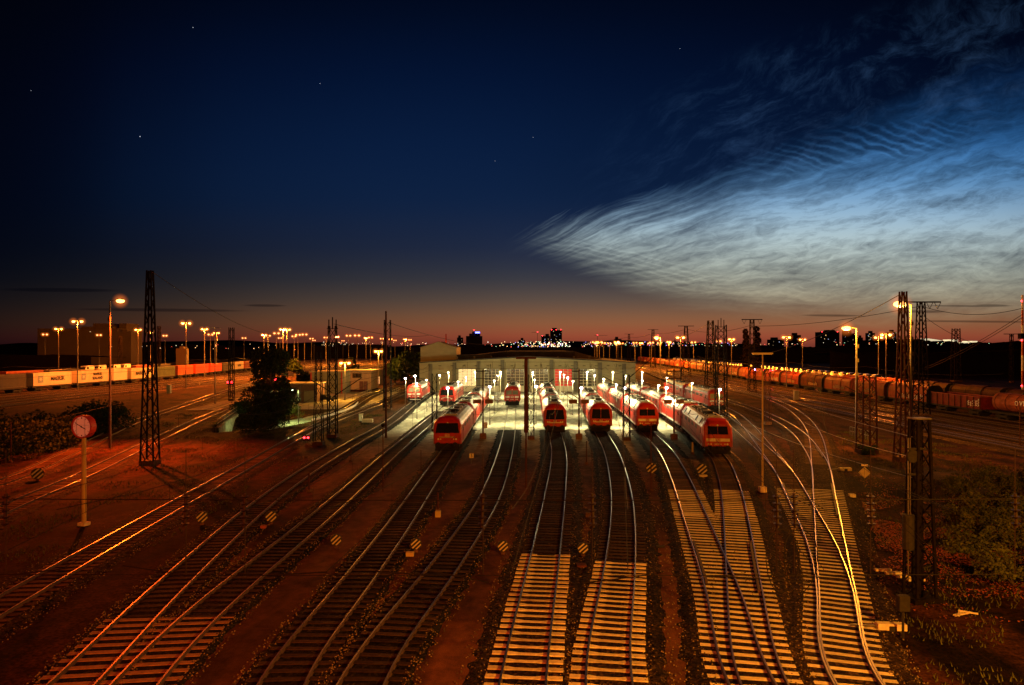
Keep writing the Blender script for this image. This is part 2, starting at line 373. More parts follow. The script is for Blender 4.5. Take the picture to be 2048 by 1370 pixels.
def cmix(f,a,b):
    n=nd(nt,'ShaderNodeMix',data_type='RGBA')
    L(f,n.inputs[0]); L(a,n.inputs[6]); L(b,n.inputs[7]); return n.outputs[2]
sky=cscale(base,gain)
# fan coordinates: the streaks spread out of a point low on the left
du=mth('SUBTRACT',U,0.80); dv=mth('SUBTRACT',V,0.075)
ang=mth('ARCTAN2',dv,du); rad=mth('SQRT',mth('ADD',mth('MULTIPLY',du,du),mth('MULTIPLY',dv,dv)))
wv=nz(comb(U,mth('MULTIPLY',V,1.6)),3.2,4,0.55); wv=mth('SUBTRACT',wv,0.5)
fan=comb(mth('MULTIPLY',rad,1.3),mth('ADD',mth('MULTIPLY',ang,13.0),mth('MULTIPLY',wv,1.9)))
s1=nz(fan,2.2,9,0.60,0.0)
fan2=comb(mth('MULTIPLY',rad,6.0),mth('ADD',mth('MULTIPLY',ang,34.0),mth('MULTIPLY',wv,4.2)),3.3)
s2=nz(fan2,1.2,10,0.68,0.55)
s3=nz(comb(mth('MULTIPLY',U,22.0),mth('MULTIPLY',mth('SUBTRACT',V,mth('MULTIPLY',U,0.2)),60.0),1.7),1.0,6,0.7,0.9)
broad=nz(comb(mth('MULTIPLY',rad,1.0),mth('MULTIPLY',ang,3.2),7.1),1.9,5,0.55,0.4)
# upper and lower edge of the bank of cloud
top=curve(U,[(0.95,0.195),(1.03,0.225),(1.12,0.262),(1.2,0.285),(1.3,0.315),(1.42,0.352),(1.55,0.405),(1.7,0.47),(1.85,0.54),(2.05,0.62),(2.4,0.7)],0.95,2.4,0,0.8)
bot=curve(U,[(0.95,0.205),(1.03,0.198),(1.12,0.170),(1.2,0.140),(1.3,0.100),(1.42,0.070),(1.55,0.045),(1.7,0.035),(2.05,0.03),(2.4,0.03)],0.95,2.4,0,0.8)
en=mth('MULTIPLY',mth('SUBTRACT',s1,0.5),0.065)
en2=mth('MULTIPLY',mth('SUBTRACT',s2,0.5),0.05)
dt=mth('ADD',mth('ADD',mth('SUBTRACT',top,V),en),en2)
db=mth('ADD',mth('SUBTRACT',V,bot),mth('MULTIPLY',en,0.7))
soft=curve(U,[(0.95,0.06),(1.2,0.07),(1.5,0.13),(1.7,0.19),(2.05,0.27),(2.4,0.30)],0.95,2.4,0,0.5)
mt=mth('DIVIDE',dt,soft,clamp=True); mt=mth('POWER',mt,1.15)
mb=ss(db,-0.015,0.09)
ml=ss(U,0.93,1.18)
mask=mth('MULTIPLY',mth('MULTIPLY',mt,mb),ml)
# fine ripples (mackerel texture), crests roughly level and tilted down to the right
wr=nz(comb(mth('MULTIPLY',U,6.0),mth('MULTIPLY',V,9.0)),1.0,5,0.6)
rp=mth('ADD',mth('MULTIPLY',V,1.0),mth('MULTIPLY',U,0.30))
rip=mth('SINE',mth('ADD',mth('MULTIPLY',rp,400.0),mth('MULTIPLY',wr,24.0)))
rip=mth('POWER',mth('MULTIPLY_ADD',rip,0.5,0.5),2.2)
rb=mth('SINE',mth('ADD',mth('MULTIPLY',mth('ADD',V,mth('MULTIPLY',U,0.20)),560.0),mth('MULTIPLY',wr,26.0)))
rb=mth('POWER',mth('MULTIPLY_ADD',rb,0.5,0.5),2.0)
def blob(cx,cy,rx,ry,sl=0.0):
    a=mth('DIVIDE',mth('SUBTRACT',U,cx),rx); yy=mth('SUBTRACT',mth('SUBTRACT',V,cy),mth('MULTIPLY',mth('SUBTRACT',U,cx),sl)); b=mth('DIVIDE',yy,ry)
    r2=mth('ADD',mth('MULTIPLY',a,a),mth('MULTIPLY',b,b))
    return ss(mth('SUBTRACT',1.0,r2),0.0,0.8)
ripU=mth('MULTIPLY',blob(1.68,0.40,0.30,0.055,0.14),ss(nz(comb(mth('MULTIPLY',U,5.0),mth('MULTIPLY',V,16.0),2.0),1.0,3),0.36,0.56))
ripL=mth('MULTIPLY',blob(1.22,0.165,0.26,0.05,-0.22),ss(nz(comb(mth('MULTIPLY',U,6.0),mth('MULTIPLY',V,18.0),5.0),1.0,3),0.34,0.56))
sa=ss(s1,0.30,0.72); sb=ss(s2,0.28,0.74)
tex=mth('ADD',mth('ADD',mth('ADD',0.44,mth('MULTIPLY',sa,0.40)),mth('MULTIPLY',mth('SUBTRACT',sb,0.45),0.26)),mth('MULTIPLY',mth('SUBTRACT',s3,0.5),0.85))
tex=mth('MULTIPLY',tex,mth('MULTIPLY_ADD',ss(broad,0.3,0.7),0.45,0.78))
tex=mth('MULTIPLY',tex,mth('SUBTRACT',1.0,mth('MULTIPLY',ripU,0.50)))
tex=mth('ADD',tex,mth('MULTIPLY',mth('MULTIPLY',rip,ripU),0.70))
tex=mth('ADD',tex,mth('MULTIPLY',mth('MULTIPLY',mth('SUBTRACT',rb,0.35),ripL),0.24))
dens=mth('MAXIMUM',mth('MULTIPLY',mask,tex),0.0)
ccol=ramp(V,[(0.0,(150,95,60)),(0.70,(24,58,100)),(0.06,(160,130,95)),(0.10,(164,154,128)),(0.15,(172,178,164)),(0.21,(172,190,192)),(0.27,(140,174,200)),(0.33,(86,136,182)),(0.42,(44,104,166)),(0.55,(24,66,124))],0.0,0.70)
gainC=curve(U,[(0.95,0.45),(1.1,0.68),(1.3,0.93),(1.6,1.1),(1.9,1.05),(2.05,0.9),(2.4,0.6)],0.95,2.4,0,2)
cl=cscale(ccol,mth('MULTIPLY',gainC,1.0))
fac=mth('MINIMUM',mth('MULTIPLY',dens,1.18),1.0)
res=cmix(fac,sky,cl)
# thin high wisps above the bank
wf=nz(comb(mth('MULTIPLY',rad,9.0),mth('ADD',mth('MULTIPLY',ang,22.0),mth('MULTIPLY',wv,3.2)),9.0),1.2,10,0.72,0.2)
wm=mth('MULTIPLY',mth('MULTIPLY',ss(U,1.05,1.55),blob(1.75,0.50,0.75,0.20,0.28)),ss(wf,0.42,0.88))
wc=nd(nt,'ShaderNodeRGB'); wc.outputs[0].default_value=(0.035,0.085,0.19,1)
res=cadd(res,cscale(wc.outputs[0],mth('MULTIPLY',wm,0.42)))
# a few dark cloud bars low on the horizon
bars=None
for cx,cy,rx,ry in ((1.845,0.072,0.055,0.0035),(1.985,0.084,0.045,0.003),(1.93,0.083,0.10,0.002),(1.665,0.064,0.075,0.0028),(1.95,0.052,0.16,0.0026),(0.53,0.084,0.05,0.003),(0.12,0.115,0.14,0.005),(0.32,0.075,0.2,0.004)):
    b_=blob(cx,cy,rx,ry,-0.01); bars=b_ if bars is None else mth('MAXIMUM',bars,b_)
res=cscale(res,mth('SUBTRACT',1.0,mth('MULTIPLY',bars,0.5)))
# the rest of the sky (behind the camera and overhead) stays dark night blue
res=cscale(res,mth('MULTIPLY',ss(sx.outputs[1],0.05,0.35),ss(sx.outputs[2],-0.02,-0.001)))
grain=nd(nt,'ShaderNodeTexWhiteNoise'); vg=nd(nt,'ShaderNodeVectorMath',operation='SCALE'); vg.inputs['Scale'].default_value=900
vs=nd(nt,'ShaderNodeVectorMath',operation='SNAP'); vs.inputs[1].default_value=(1,1,1); L(comb(U,V),vg.inputs[0]); L(vg.outputs[0],vs.inputs[0]); L(vs.outputs[0],grain.inputs[0])
night=nd(nt,'ShaderNodeRGB'); night.outputs[0].default_value=(0.0004,0.0008,0.003,1)
res=cadd(res,night.outputs[0])
# real daylight model with the sun far below the yard: only a trace of blue
L(res,bg.inputs[0])

# ------------------------------------------------------------------ ground
def grid_lines(a,b,fine0,fine1,f,c):
    xs=[]; x=a
    while x<b:
        xs.append(x); d=0 if fine0<=x<=fine1 else min(abs(x-fine0),abs(x-fine1)); x+= f if d==0 else min(c,f+d*0.12)
    xs.append(b); return xs
gx=grid_lines(-9000,9000,-62,42,1.0,900); gy=grid_lines(-400,14000,18,125,1.0,900)
v=[(x,y,H(x,y)+(0.0 if abs(x)>200 or y>300 else 0.05*noise.noise((x*.35,y*.35,0))*(1 if (x<-25 or x>24) else 0))-0.012) for y in gy for x in gx]
n=len(gx); f=[(j*n+i,j*n+i+1,(j+1)*n+i+1,(j+1)*n+i) for j in range(len(gy)-1) for i in range(n-1)]
me=bpy.data.meshes.new('ground'); me.from_pydata(v,[],f); me.materials.append(M['ground'])
me.polygons.foreach_set('use_smooth',[True]*len(me.polygons))
g=bpy.data.objects.new('ground',me); col.objects.link(g); tag(g,kind='structure')

# ------------------------------------------------------------------ tracks
def crom(P,step=1.0):
    P=[Vector(p) for p in P]; Q=[P[0]*2-P[1]]+P+[P[-1]*2-P[-2]]; o=[]
    for i in range(1,len(Q)-2):
        a,b,c,d=Q[i-1],Q[i],Q[i+1],Q[i+2]; n=max(2,int((c-b).length/step))
        for k in range(n):
            t=k/n; o.append(0.5*((2*b)+(c-a)*t+(2*a-5*b+4*c-d)*t*t+(3*b-a-3*c+d)*t**3))
    o.append(P[-1]); return o
class Track:
    def __init__(s,pts,step=1.0):
        s.p=crom(pts,step)
        # light smoothing keeps the rails fair
        for _ in range(14):
            q=s.p[:]
            for i in range(1,len(q)-1): q[i]=(s.p[i-1]+s.p[i]*2+s.p[i+1])/4
            s.p=q
        s.a=[0.0]
        for i in range(1,len(s.p)): s.a.append(s.a[-1]+(s.p[i]-s.p[i-1]).length)
    def at(s,d):
        d=max(0,min(s.a[-1]-1e-4,d))
        import bisect
        i=bisect.bisect_right(s.a,d)-1; i=min(i,len(s.p)-2); t=(d-s.a[i])/(s.a[i+1]-s.a[i])
        p=s.p[i].lerp(s.p[i+1],t); q=(s.p[min(i+2,len(s.p)-1)]-s.p[max(i-1,0)]).normalized()
        return p,q
    def dist_at_y(s,y):
        for i in range(len(s.p)-1):
            if s.p[i].y<=y<=s.p[i+1].y: return s.a[i]+(y-s.p[i].y)/(s.p[i+1].y-s.p[i].y)*(s.a[i+1]-s.a[i])
        return 0 if y<s.p[0].y else s.a[-1]
    def x_at(s,y): return s.at(s.dist_at_y(y))[0].x
def px(*pts): return [G(*p) for p in pts]
T={}
T['L1']=Track([(-41.5,40)]+px((0,966),(150,900),(292,836),(432,788),(511,765))+[(-84,300),(-92,420),(-100,640)])
T['L2']=Track([(-29.5,28)]+px((0,1022),(165,952),(300,886),(416,832),(515,795))+[(-66,230),(-74,330),(-82,460),(-88,640)])
T['L3']=Track([(-20.5,18)]+px((0,1213),(160,1120),(365,1004),(520,917),(600,872),(677,838),(770,803))+[(-26.5,200),(-27,260)])
T['L3b']=Track(px((600,872),(640,848),(700,815),(742,790))+[(-32.8,205),(-33.2,275)])
T['L4']=Track([(-13.6,17)]+px((150,1370),(275,1236),(420,1100),(510,1020),(600,952),(700,890),(780,844),(828,806))+[(-20.2,178)])
T['L5']=Track([(-11.2,17)]+px((266,1370),(410,1225),(520,1133),(620,1052),(700,983),(780,910),(862,840),(895,812))+[(-11.6,160),(-11.4,181)])
T['L6']=Track([(-6.3,16)]+px((555,1370),(675,1214),(798,1050),(891,911),(935,850),(968,805))+[(-5.2,181)])
T['L7']=Track([(-4.4,16)]+px((714,1370),(878,1150),(945,1053),(979,997),(1005,925),(1018,867),(1024,815))+[(0.8,181)])
T['L8']=Track([(-0.1,16)]+px((1044,1370),(1090,1117),(1111,985),(1118,915),(1110,867),(1092,800))+[(7.0,181)])
T['L9']=Track([(2.9,16)]+px((1211,1370),(1238,1158),(1246,1040),(1240,968),(1223,905),(1203,868))+[(13.6,131),(13.6,150),(13.2,181)])
T['L10']=Track([(7.75,16),]+px((1491,1370),(1463,1232),(1444,1176),(1416,1102),(1381,1009),(1359,953),(1330,901),(1297,868))+[(18.6,115),(19.2,150),(19.3,181)])
T['L11']=Track([(7.8,16),]+px((1513,1370),(1501,1262),(1491,1195),(1482,1121),(1473,1046),(1463,983),(1452,946),(1436,914))+[(22.8,90),(24.2,110),(25.0,150),(25.4,180)])
T['LA']=Track([(11.0,16),]+px((1695,1370),(1677,1221),(1664,1149),(1641,1081),(1605,1013),(1568,944),(1531,896),(1495,852),(1462,824))+[(39.5,150),(40.5,200),(43,300)])
T['LA2']=Track(px((1605,1013),(1568,944),(1530,903),(1500,877),(1466,848),(1428,821))+[(35.5,150),(36,190)])
T['LB']=Track([(11.05,16),]+px((1700,1370),(1682,1221),(1669,1149),(1660,1077),(1649,993),(1641,932),(1630,872),(1608,838),(1575,814),(1532,796))+[(60,200),(64,270),(72,400),(86,640)])
T['LC']=Track(px((1649,993),(1641,932),(1622,897),(1598,868),(1560,842),(1510,820),(1450,800),(1382,780))+[(52,230),(60,330),(76,560)])
def off(pts,d): return [(x+d,y) for x,y in pts]
RB=[(75.5,60),(75,105),(76.5,180),(79,236),(89,396),(100,640),(112,900)]
for k,d in enumerate((-19.5,-14.6,-9.8,-5.0,0.0,7.0,13.5)):
    pts=off(RB,d)
    T['R%d'%k]=Track(pts,4.0)
LBS=[(-106,60),(-108,130),(-104,200),(-110,290),(-124,420),(-140,640)]
for k,d in enumerate((22,16.5,11.5,6.5,0,-6.5,-14,-20)):
    T['C%d'%k]=Track(off(LBS,d),4.0)
for k,d in enumerate((9,15,21,27,33,39,45)):                 # fan of the far sorting yard
    T['Y%d'%k]=Track([(-104+d*0.9,215+6*k),(-108+d*1.25,290),(-122+d*1.5,420),(-140+d*1.7,640)],6.0)

ZT=0.25                      # rail top above the ground
def rails(track,parent,top,idx,d0=0,d1=None):
    d1=track.a[-1] if d1 is None else d1
    for s in (-1,1):
        mb=MB(); secs=[]; d=d0; ds=[]
        while d<d1: ds.append(d); d+=1.0 if track.at(d)[0].y<160 else 4.0
        ds.append(d1)
        for d in ds:
            p,q=track.at(d); nrm=Vector((q.y,-q.x)); c=p+nrm*s*0.755; z=H(p.x,p.y)
            sec=[]
            for o,zz in ((-0.07,0.09),(-0.02,0.12),(-0.02,0.20),(-0.032,0.215),(-0.032,ZT),(0.032,ZT),(0.032,0.215),(0.02,0.20),(0.02,0.12),(0.07,0.09)):
                e=c+nrm*o; sec.append((e.x,e.y,z+zz+0.0006*idx))
            secs.append(sec)
        b=0; n=10
        mb.mat(M['rail_side']); mb.mat(top); 
        for sec in secs: mb.v+=sec
        for i in range(len(secs)-1):
            for j in range(n-1):
                mb.f.append((i*n+j,i*n+j+1,(i+1)*n+j+1,(i+1)*n+j)); mb.m.append(1 if j==4 else 0)
        mb.build('rail',parent=parent)
def ribbon(track,idx,m,w=1.62,y0=None,y1=None,zc=0.088,name='ballast_bed'):
    sh=0.75 if w>1.5 else 0.42
    d=0 if y0 is None else track.dist_at_y(y0); d1=track.a[-1] if y1 is None else track.dist_at_y(y1)
    vs=[];fs=[];k=0; st=0.5
    while d<=d1:
        p,q=track.at(d); nrm=Vector((q.y,-q.x)); z=H(p.x,p.y)+zc+0.0017*idx
        row=[]
        for o,dz in ((-w-sh,-0.20),(-w,-0.0),(0,0.0),(w,0.0),(w+sh,-0.20)):
            r=(0.40*noise.noise((p.x*2.3+o,p.y*2.3,idx))+0.18*random.uniform(-1,1)) if abs(o)>w else 0
            e=p+nrm*(o+(r if o>0 else -r)); row.append((e.x,e.y,z+dz))
        vs+=row; k+=1
        d+=st if p.y<120 else (2 if p.y<200 else 6)
    for i in range(k-1):
        for j in range(4): fs.append((i*5+j,i*5+j+1,(i+1)*5+j+1,(i+1)*5+j))
    me=bpy.data.meshes.new(name); me.from_pydata(vs,[],fs); me.materials.append(m)
    o=bpy.data.objects.new(name,me); col.objects.link(o); tag(o,kind='structure')
def sleeper_mesh(kind):
    mb=MB()
    if kind=='concrete':
        prof=[(-1.30,0.0,0.150),(-1.0,0.005,0.150),(-0.60,0.0,0.145),(-0.35,-0.022,0.11),(0.35,-0.022,0.11),(0.60,0.0,0.145),(1.0,0.005,0.150),(1.30,0.0,0.150)]
        mb.loft([[(x,-w,-0.12),(x,-w*0.85,z+0.012),(x,w*0.85,z+0.012),(x,w,-0.12)] for x,z,w in prof])
    else:
        mb.loft([[(x,-0.13,-0.12),(x,-0.12,0.0),(x,0.12,0.0),(x,0.13,-0.12)] for x in (-1.3,1.3)])
    me=mb.build('sleeper',M[kind if kind!='flat' else 'concrete']).data
    bpy.data.objects.remove(bpy.data.objects[-1]) if False else None
    return me
def proto_mesh(kind):
    me=sleeper_mesh(kind)
    for o in [o for o in bpy.data.objects if o.data==me]: bpy.data.objects.remove(o)
    return me
SM={k:proto_mesh(k) for k in ('concrete','timber','timber2','flat','flatred')}
def sleepers(track,parent,idx,bands,maxn=100,spacing=0.62):
    """bands: list of (y0,y1,kind); kind None leaves a gap"""
    items=[]
    for y0,y1,kind in bands:
        if kind is None: continue
        d=track.dist_at_y(y0); d1=track.dist_at_y(y1)
        while d<d1:
            p,q=track.at(d); items.append((p,q,kind)); d+=spacing*random.uniform(0.96,1.04)
    items.sort(key=lambda t:t[0].y)
    rest=MB()
    for i,(p,q,kind) in enumerate(items):
        rz=math.atan2(q.y,q.x)-math.pi/2+random.uniform(-0.006,0.006); z=H(p.x,p.y)+0.118+0.0011*idx
        if i<maxn:
            o=bpy.data.objects.new('sleeper',SM[kind]); col.objects.link(o); o.parent=parent
            o.location=(p.x+random.uniform(-.02,.02),p.y,z); o.rotation_euler=(0,0,rz)
        else:
            rest.mat(M['concrete' if kind in('concrete','flat') else kind]).box((p.x,p.y,z-0.05),(2.6,0.25,0.10),rz)
    if rest.f: tag(rest.build('sleeper',parent=parent),kind='stuff')
def span_sleepers(ta,tb,parent,y0,y1,kind='flat',idx=0,spacing=0.62,maxn=100):
    y=y0; c=0
    while y<y1 and c<maxn:
        pa,qa=ta.at(ta.dist_at_y(y)); pb,qb=tb.at(tb.dist_at_y(y)); q=(qa+qb).normalized(); rz=math.atan2(q.y,q.x)-math.pi/2
        m=(pa+pb)/2; ln=(pa-pb).length+2.62
        o=bpy.data.objects.new('sleeper',SM[kind]); col.objects.link(o); o.parent=parent
        o.location=(m.x,m.y,H(m.x,m.y)+0.118); o.rotation_euler=(0,0,rz); o.scale=(ln/2.6,1,1)
        y+=spacing*q.y*random.uniform(.97,1.03); c+=1
TL={'L1':'railway track on the far left that curves away past the leafy hedge','L2':'railway track that runs over the little concrete underpass on the left',
 'L3':'lone railway track that crosses the left foreground diagonally, right of the clock post','L3b':'siding that branches off left toward the low ochre workshop',
 'L4':'left one of the two tracks that join on concrete sleepers at the bottom left','L5':'right one of the two tracks that join on concrete sleepers at the bottom left',
 'L6':'dark oily track under the big red locomotive left of centre','L7':'dark track that bends up to the single red locomotive in the middle of the depot',
 'L8':'track with dished concrete sleepers leading to the visor fronted locomotive right of centre','L9':'track with dished concrete sleepers second from the right of the pair in the foreground',
 'L10':'left leg of the crossing turnout with long concrete sleepers','L11':'right leg of the crossing turnout leading to the nearest right hand locomotive',
 'LA':'shiny left leg of the turnout beside the diamond sign','LA2':'siding that splits off toward the two red locomotives on the right',
 'LB':'shiny right leg of the turnout beside the diamond sign','LC':'track curving left above the diamond sign to run beside the depot'}
bands={'L1':[(40,175,'timber2')],'L2':[(28,165,'timber2')],'L3':[(18,140,'timber2')],'L3b':[(80,160,'timber')],
 'L4':[(29.6,130,'timber')],'L5':[(29.6,125,'timber')],'L6':[(16,96,'timber')],'L7':[(16,96,'timber')],
 'L8':[(16,38.3,'concrete'),(38.3,95,'timber')],'L9':[(16,37.2,'concrete'),(37.2,93,'timber')],
 'L10':[(47.6,56,'flat'),(56,94,'timber2')],'L11':[(47.6,56,'flat'),(56,76,'timber2')],
 'LA':[(56.5,110,'timber2')],'LA2':[(72,128,'timber')],'LB':[(68,140,'timber2')],'LC':[(66,160,'timber')]}
order=['L1','L2','L3','L3b','L4','L5','L6','L7','L8','L9','L10','L11','LA2','LA','LC','LB']
TR={}
for i,k in enumerate(order):
    t=empty('railway_track',(0,0,0),0,TL[k],'railway track'); TR[k]=t
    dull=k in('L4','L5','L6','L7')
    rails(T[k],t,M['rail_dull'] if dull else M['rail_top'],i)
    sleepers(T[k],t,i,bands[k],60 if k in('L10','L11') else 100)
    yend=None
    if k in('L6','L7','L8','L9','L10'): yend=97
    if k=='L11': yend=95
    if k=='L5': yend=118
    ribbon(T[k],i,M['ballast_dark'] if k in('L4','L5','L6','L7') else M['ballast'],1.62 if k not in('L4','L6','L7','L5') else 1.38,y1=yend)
span_sleepers(T['L10'],T['L11'],TR['L10'],16,47.6)
span_sleepers(T['LA'],T['LB'],TR['LB'],16,56.5)
span_sleepers(T['L4'],T['L5'],TR['L4'],17,29.6,'flatred')
# guard rails, switch blades and frog wings of the turnouts
def guard(tk,y0,y1,side,off_):
    mb=MB(); tr=T[tk]; pr=None; y=y0
    while y<=y1:
        p,q=tr.at(tr.dist_at_y(y)); nrm=Vector((q.y,-q.x)); e=p+nrm*side*off_
        c=(e.x,e.y,0.20)
        if pr: mb.bar(pr,c,0.12,0.14)
        pr=c; y+=1.0
    mb.build('guard_rail',M['rail_side'],TR[tk])
guard('L10',33.5,40.5,-1,0.62); guard('L11',32.5,40.5,1,0.62); guard('LA',47,58,-1,0.63); guard('LB',47,58,1,0.63); guard('LC',72,80,1,0.6); guard('LA',80,88,-1,0.6)
for k in range(7):
    t=empty('railway_track',(0,0,0),0,'%s yard track on the right side, counted from the depot outward'%['first','second','third','fourth','fifth','sixth','seventh'][k],'railway track',group='parallel yard tracks on the right')
    rails(T['R%d'%k],t,M['rail_top'],k); sleepers(T['R%d'%k],t,k,[(62,300,'timber2')],0); ribbon(T['R%d'%k],k,M['ballast'],1.45,zc=0.10)
for k in range(8):
    t=empty('railway_track',(0,0,0),0,'%s yard track on the left side, counted from the hedge outward'%['first','second','third','fourth','fifth','sixth','seventh','eighth'][k],'railway track',group='parallel yard tracks on the left')
    rails(T['C%d'%k],t,M['rail_top'],k); sleepers(T['C%d'%k],t,k,[(100,320,'timber2')],0); ribbon(T['C%d'%k],k,M['ballast'],1.45,zc=0.10)
for k in range(7):
    t=empty('railway_track',(0,0,0),0,'%s track of the distant sorting yard fan behind the big tree'%ORDL[k],'railway track',group='far sorting yard tracks')
    rails(T['Y%d'%k],t,M['rail_top'],k); ribbon(T['Y%d'%k],k,M['ballast'],1.45,zc=0.10)

# pale gravel walkways between the yard tracks
for k,d in enumerate((24.8,19.2,14.0,9.0,3.3,-10)): ribbon(Track(off(LBS,d),4.0),k,M['ballast_far'],0.75,zc=0.07,name='path')
for k,d in enumerate((-22.2,-17.0,-12.2,-7.4,-2.6,3.4)): ribbon(Track(off(RB,d),4.0),k,M['ballast_far'],0.7,zc=0.07,name='path')
for k,d in enumerate((12,18,24,30,36,42)): ribbon(Track([(-104+d*0.9,215+6*k),(-108+d*1.25,290),(-122+d*1.5,420),(-140+d*1.7,640)],6.0),k,M['ballast_far'],1.2,zc=0.07,name='path')
# paved walkways between the depot tracks: one sheet, 4 mm up, its edge following the outer tracks
def sheet(name,left,right,y0,y1,z,m,st=1.0):
    vs=[];k=0;y=y0
    while y<=y1+1e-6:
        a=left(y); b=right(y); vs+=[(a+(b-a)*j/6,y,z) for j in range(7)]; k+=1; y+=st
    fs=[(i*7+j,i*7+j+1,(i+1)*7+j+1,(i+1)*7+j) for i in range(k-1) for j in range(6)]
    me=bpy.data.meshes.new(name); me.from_pydata(vs,[],fs); me.materials.append(m); o=bpy.data.objects.new(name,me); col.objects.link(o); tag(o,kind='structure'); return o
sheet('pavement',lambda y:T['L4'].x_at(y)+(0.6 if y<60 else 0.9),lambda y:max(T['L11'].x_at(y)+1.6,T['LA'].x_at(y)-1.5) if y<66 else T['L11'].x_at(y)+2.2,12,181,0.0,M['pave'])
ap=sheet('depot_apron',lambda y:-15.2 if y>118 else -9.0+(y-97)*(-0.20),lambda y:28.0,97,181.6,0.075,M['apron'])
sheet('path',lambda y:-38+(y-88)*0.06+0.7*math.sin(y*.15),lambda y:-33+(y-88)*0.10+0.5*math.sin(y*.2),92,170,0.02,M['apron']) if False else None
# ------------------------------------------------------------------ lamps
def at(px_,Y): return (px_-1024.0)/F*Y
def zpx(py_,Y): return HC-(py_-HY)*Y/F
def spot(parent,loc,power,colr,angle=165,blend=0.6,rad=0.25):
    ld=bpy.data.lights.new('lamp_light','SPOT'); ld.energy=power; ld.color=colr; ld.spot_size=R(angle); ld.spot_blend=blend; ld.shadow_soft_size=rad
    o=bpy.data.objects.new('lamp_light',ld); col.objects.link(o); o.parent=parent; o.location=loc; return o
def pointl(parent,loc,power,colr,rad=0.2):
    ld=bpy.data.lights.new('lamp_light','POINT'); ld.energy=power; ld.color=colr; ld.shadow_soft_size=rad
    o=bpy.data.objects.new('lamp_light',ld); col.objects.link(o); o.parent=parent; o.location=loc; return o
ORG=(1.0,0.34,0.02); ROR=(1.0,0.10,0.006)
def make_double(bm_,size,name='street_lamp'):
    root=empty(name)
    MB().tube((0,0,0),(0,0,13),0.13,0.07,6).build('pole',M['steel'],root)
    mb=MB()
    for z in (4,5.5,7,8.5,10,11): mb.box((0.12,0,z),(0.16,0.1,0.35))
    mb.build('step_irons',M['steel'],root)
    MB().bar((-0.7,0,13),(0.7,0,13),0.08,0.08).build('cross_arm',M['steel'],root)
    for s in (-1,1):
        hd=MB().box((s*0.85,0,13.12),(0.6,0.34,0.12),0,0.6).build('lamp_head',M['steel'],root)
        MB().ball((s*0.85,0,12.86),size*0.8,8,6,(1.0,0.8,0.75)).build('bulb',bm_,hd); MB().ball((s*0.85,0,12.86),size*2.6,16,10).build('glow_shell',M['halo'],hd,smooth=True)  # the outer ball is only an added glow around the bulb
    return root
def double_lamp(proto,x,y,h,rz,label,group,scale=1.0):
    r=copy_tree(proto); place(r,(x,y,H(x,y)+h-13.0),rz,label,group); return r
protoL=make_double(M['sodL'],0.50); protoR=make_double(M['sodR'],0.50); protoN=make_double(M['sod'],0.42)
for p_ in (protoL,protoR,protoN): tag(p_,'x','street lamp')
def extend_pole(r,h):
    # taller poles: lower the foot of the pole so that it meets the ground
    if h>13.0:
        MB().tube((0,0,-(h-13.0)),(0,0,0.02),0.14,0.13,6).build('pole_foot',M['steel'],r)
LampsL=[(90,673),(117,663.5),(155,651),(198,674),(276,665),(301,669),(330,675),(372,654),(409,664),(421,673),(433,670.5),(488,679),(528,673.5),(536,675),(553,671),(560,679),(566,664),(574,664),(588,676),(596,673.5),(609,673),(623,680),(652,678),(674,677),(697,675),(714,672),(732,679),(741,678),(764,680),(781,681),(790,683),(810,681),(820,682),(628,683),(686,684)]
NEAR=set()
for i,(x_,y_) in enumerate(sorted(LampsL)):
    Y=5.0*F/(HY-y_); Y=min(Y,620+random.uniform(0,60)); X=at(x_,Y)
    near=Y<300
    r=double_lamp(protoN if near else protoL,X,Y,16.0,random.uniform(-0.25,0.25),'lamp mast of the left yard skyline, %s from the left edge'%ORDL[i],'double headed lamp masts on the left horizon')
    extend_pole(r,16.0)
    if near: pointl(r,(0,0,12.3),46000 if x_<300 else 56000,(1.0,0.16,0.012),0.3)
    if i in (12,16,24,28,33): pointl(r,(0,0,12.4),230000,(1.0,0.26,0.018),0.4)
LampsR=[(1189,683),(1194,684),(1199,683),(1207,685),(1219,686),(1233,683),(1236,687),(1243,686),(1270,684.5),(1282,685.5),(1299,686),(1303,684),(1319,685),(1338,683),(1387,683.5),(1437,681),(1463,677),(1573,672.5),(1605,677.5),(1757,673),(1772,667),(1361,673)]
for i,(x_,y_) in enumerate(sorted(LampsR)):
    Y=3.0*F/(HY-y_+0.01); Y=min(Y,560+random.uniform(0,60)); X=at(x_,Y); near=Y<300
    r=double_lamp(protoN if near else protoR,X,Y,14.0,random.uniform(-0.25,0.25),'sodium lamp mast of the right yard skyline, %s from the left of that row'%ORDL[i],'double headed lamp masts on the right horizon')
    extend_pole(r,14.0)
    if near: pointl(r,(0,0,12.4),30000,(1.0,0.22,0.014),0.3)
    elif i%4==1: pointl(r,(0,0,12.4),130000,(1.0,0.26,0.018),0.4)
for px_,Yq,h_,lb in ((757,205,10.2,'short double headed lamp beside the ochre workshop'),(690,152,8.0,'low lamp in front of the ochre workshop wall')):
    r=double_lamp(protoN,at(px_,Yq),Yq,h_,0.1,lb,None,1.0); r['group']=''
    del r['group']
    if h_<13.0:
        for c_ in list(r.children):
            if c_.name.startswith('pole'):
                nm=MB().tube((0,0,13-h_),(0,0,13),0.13,0.07,6).build('pole',M['steel'],r); bpy.data.objects.remove(c_)
            elif c_.name.startswith('step_irons'): bpy.data.objects.remove(c_)
    pointl(r,(0,-0.5,12.3),9000 if h_<9 else 20000,(1.0,0.40,0.04),0.2)
for p_ in (protoL,protoR,protoN):
    for o in list(p_.children_recursive)+[p_]: bpy.data.objects.remove(o)
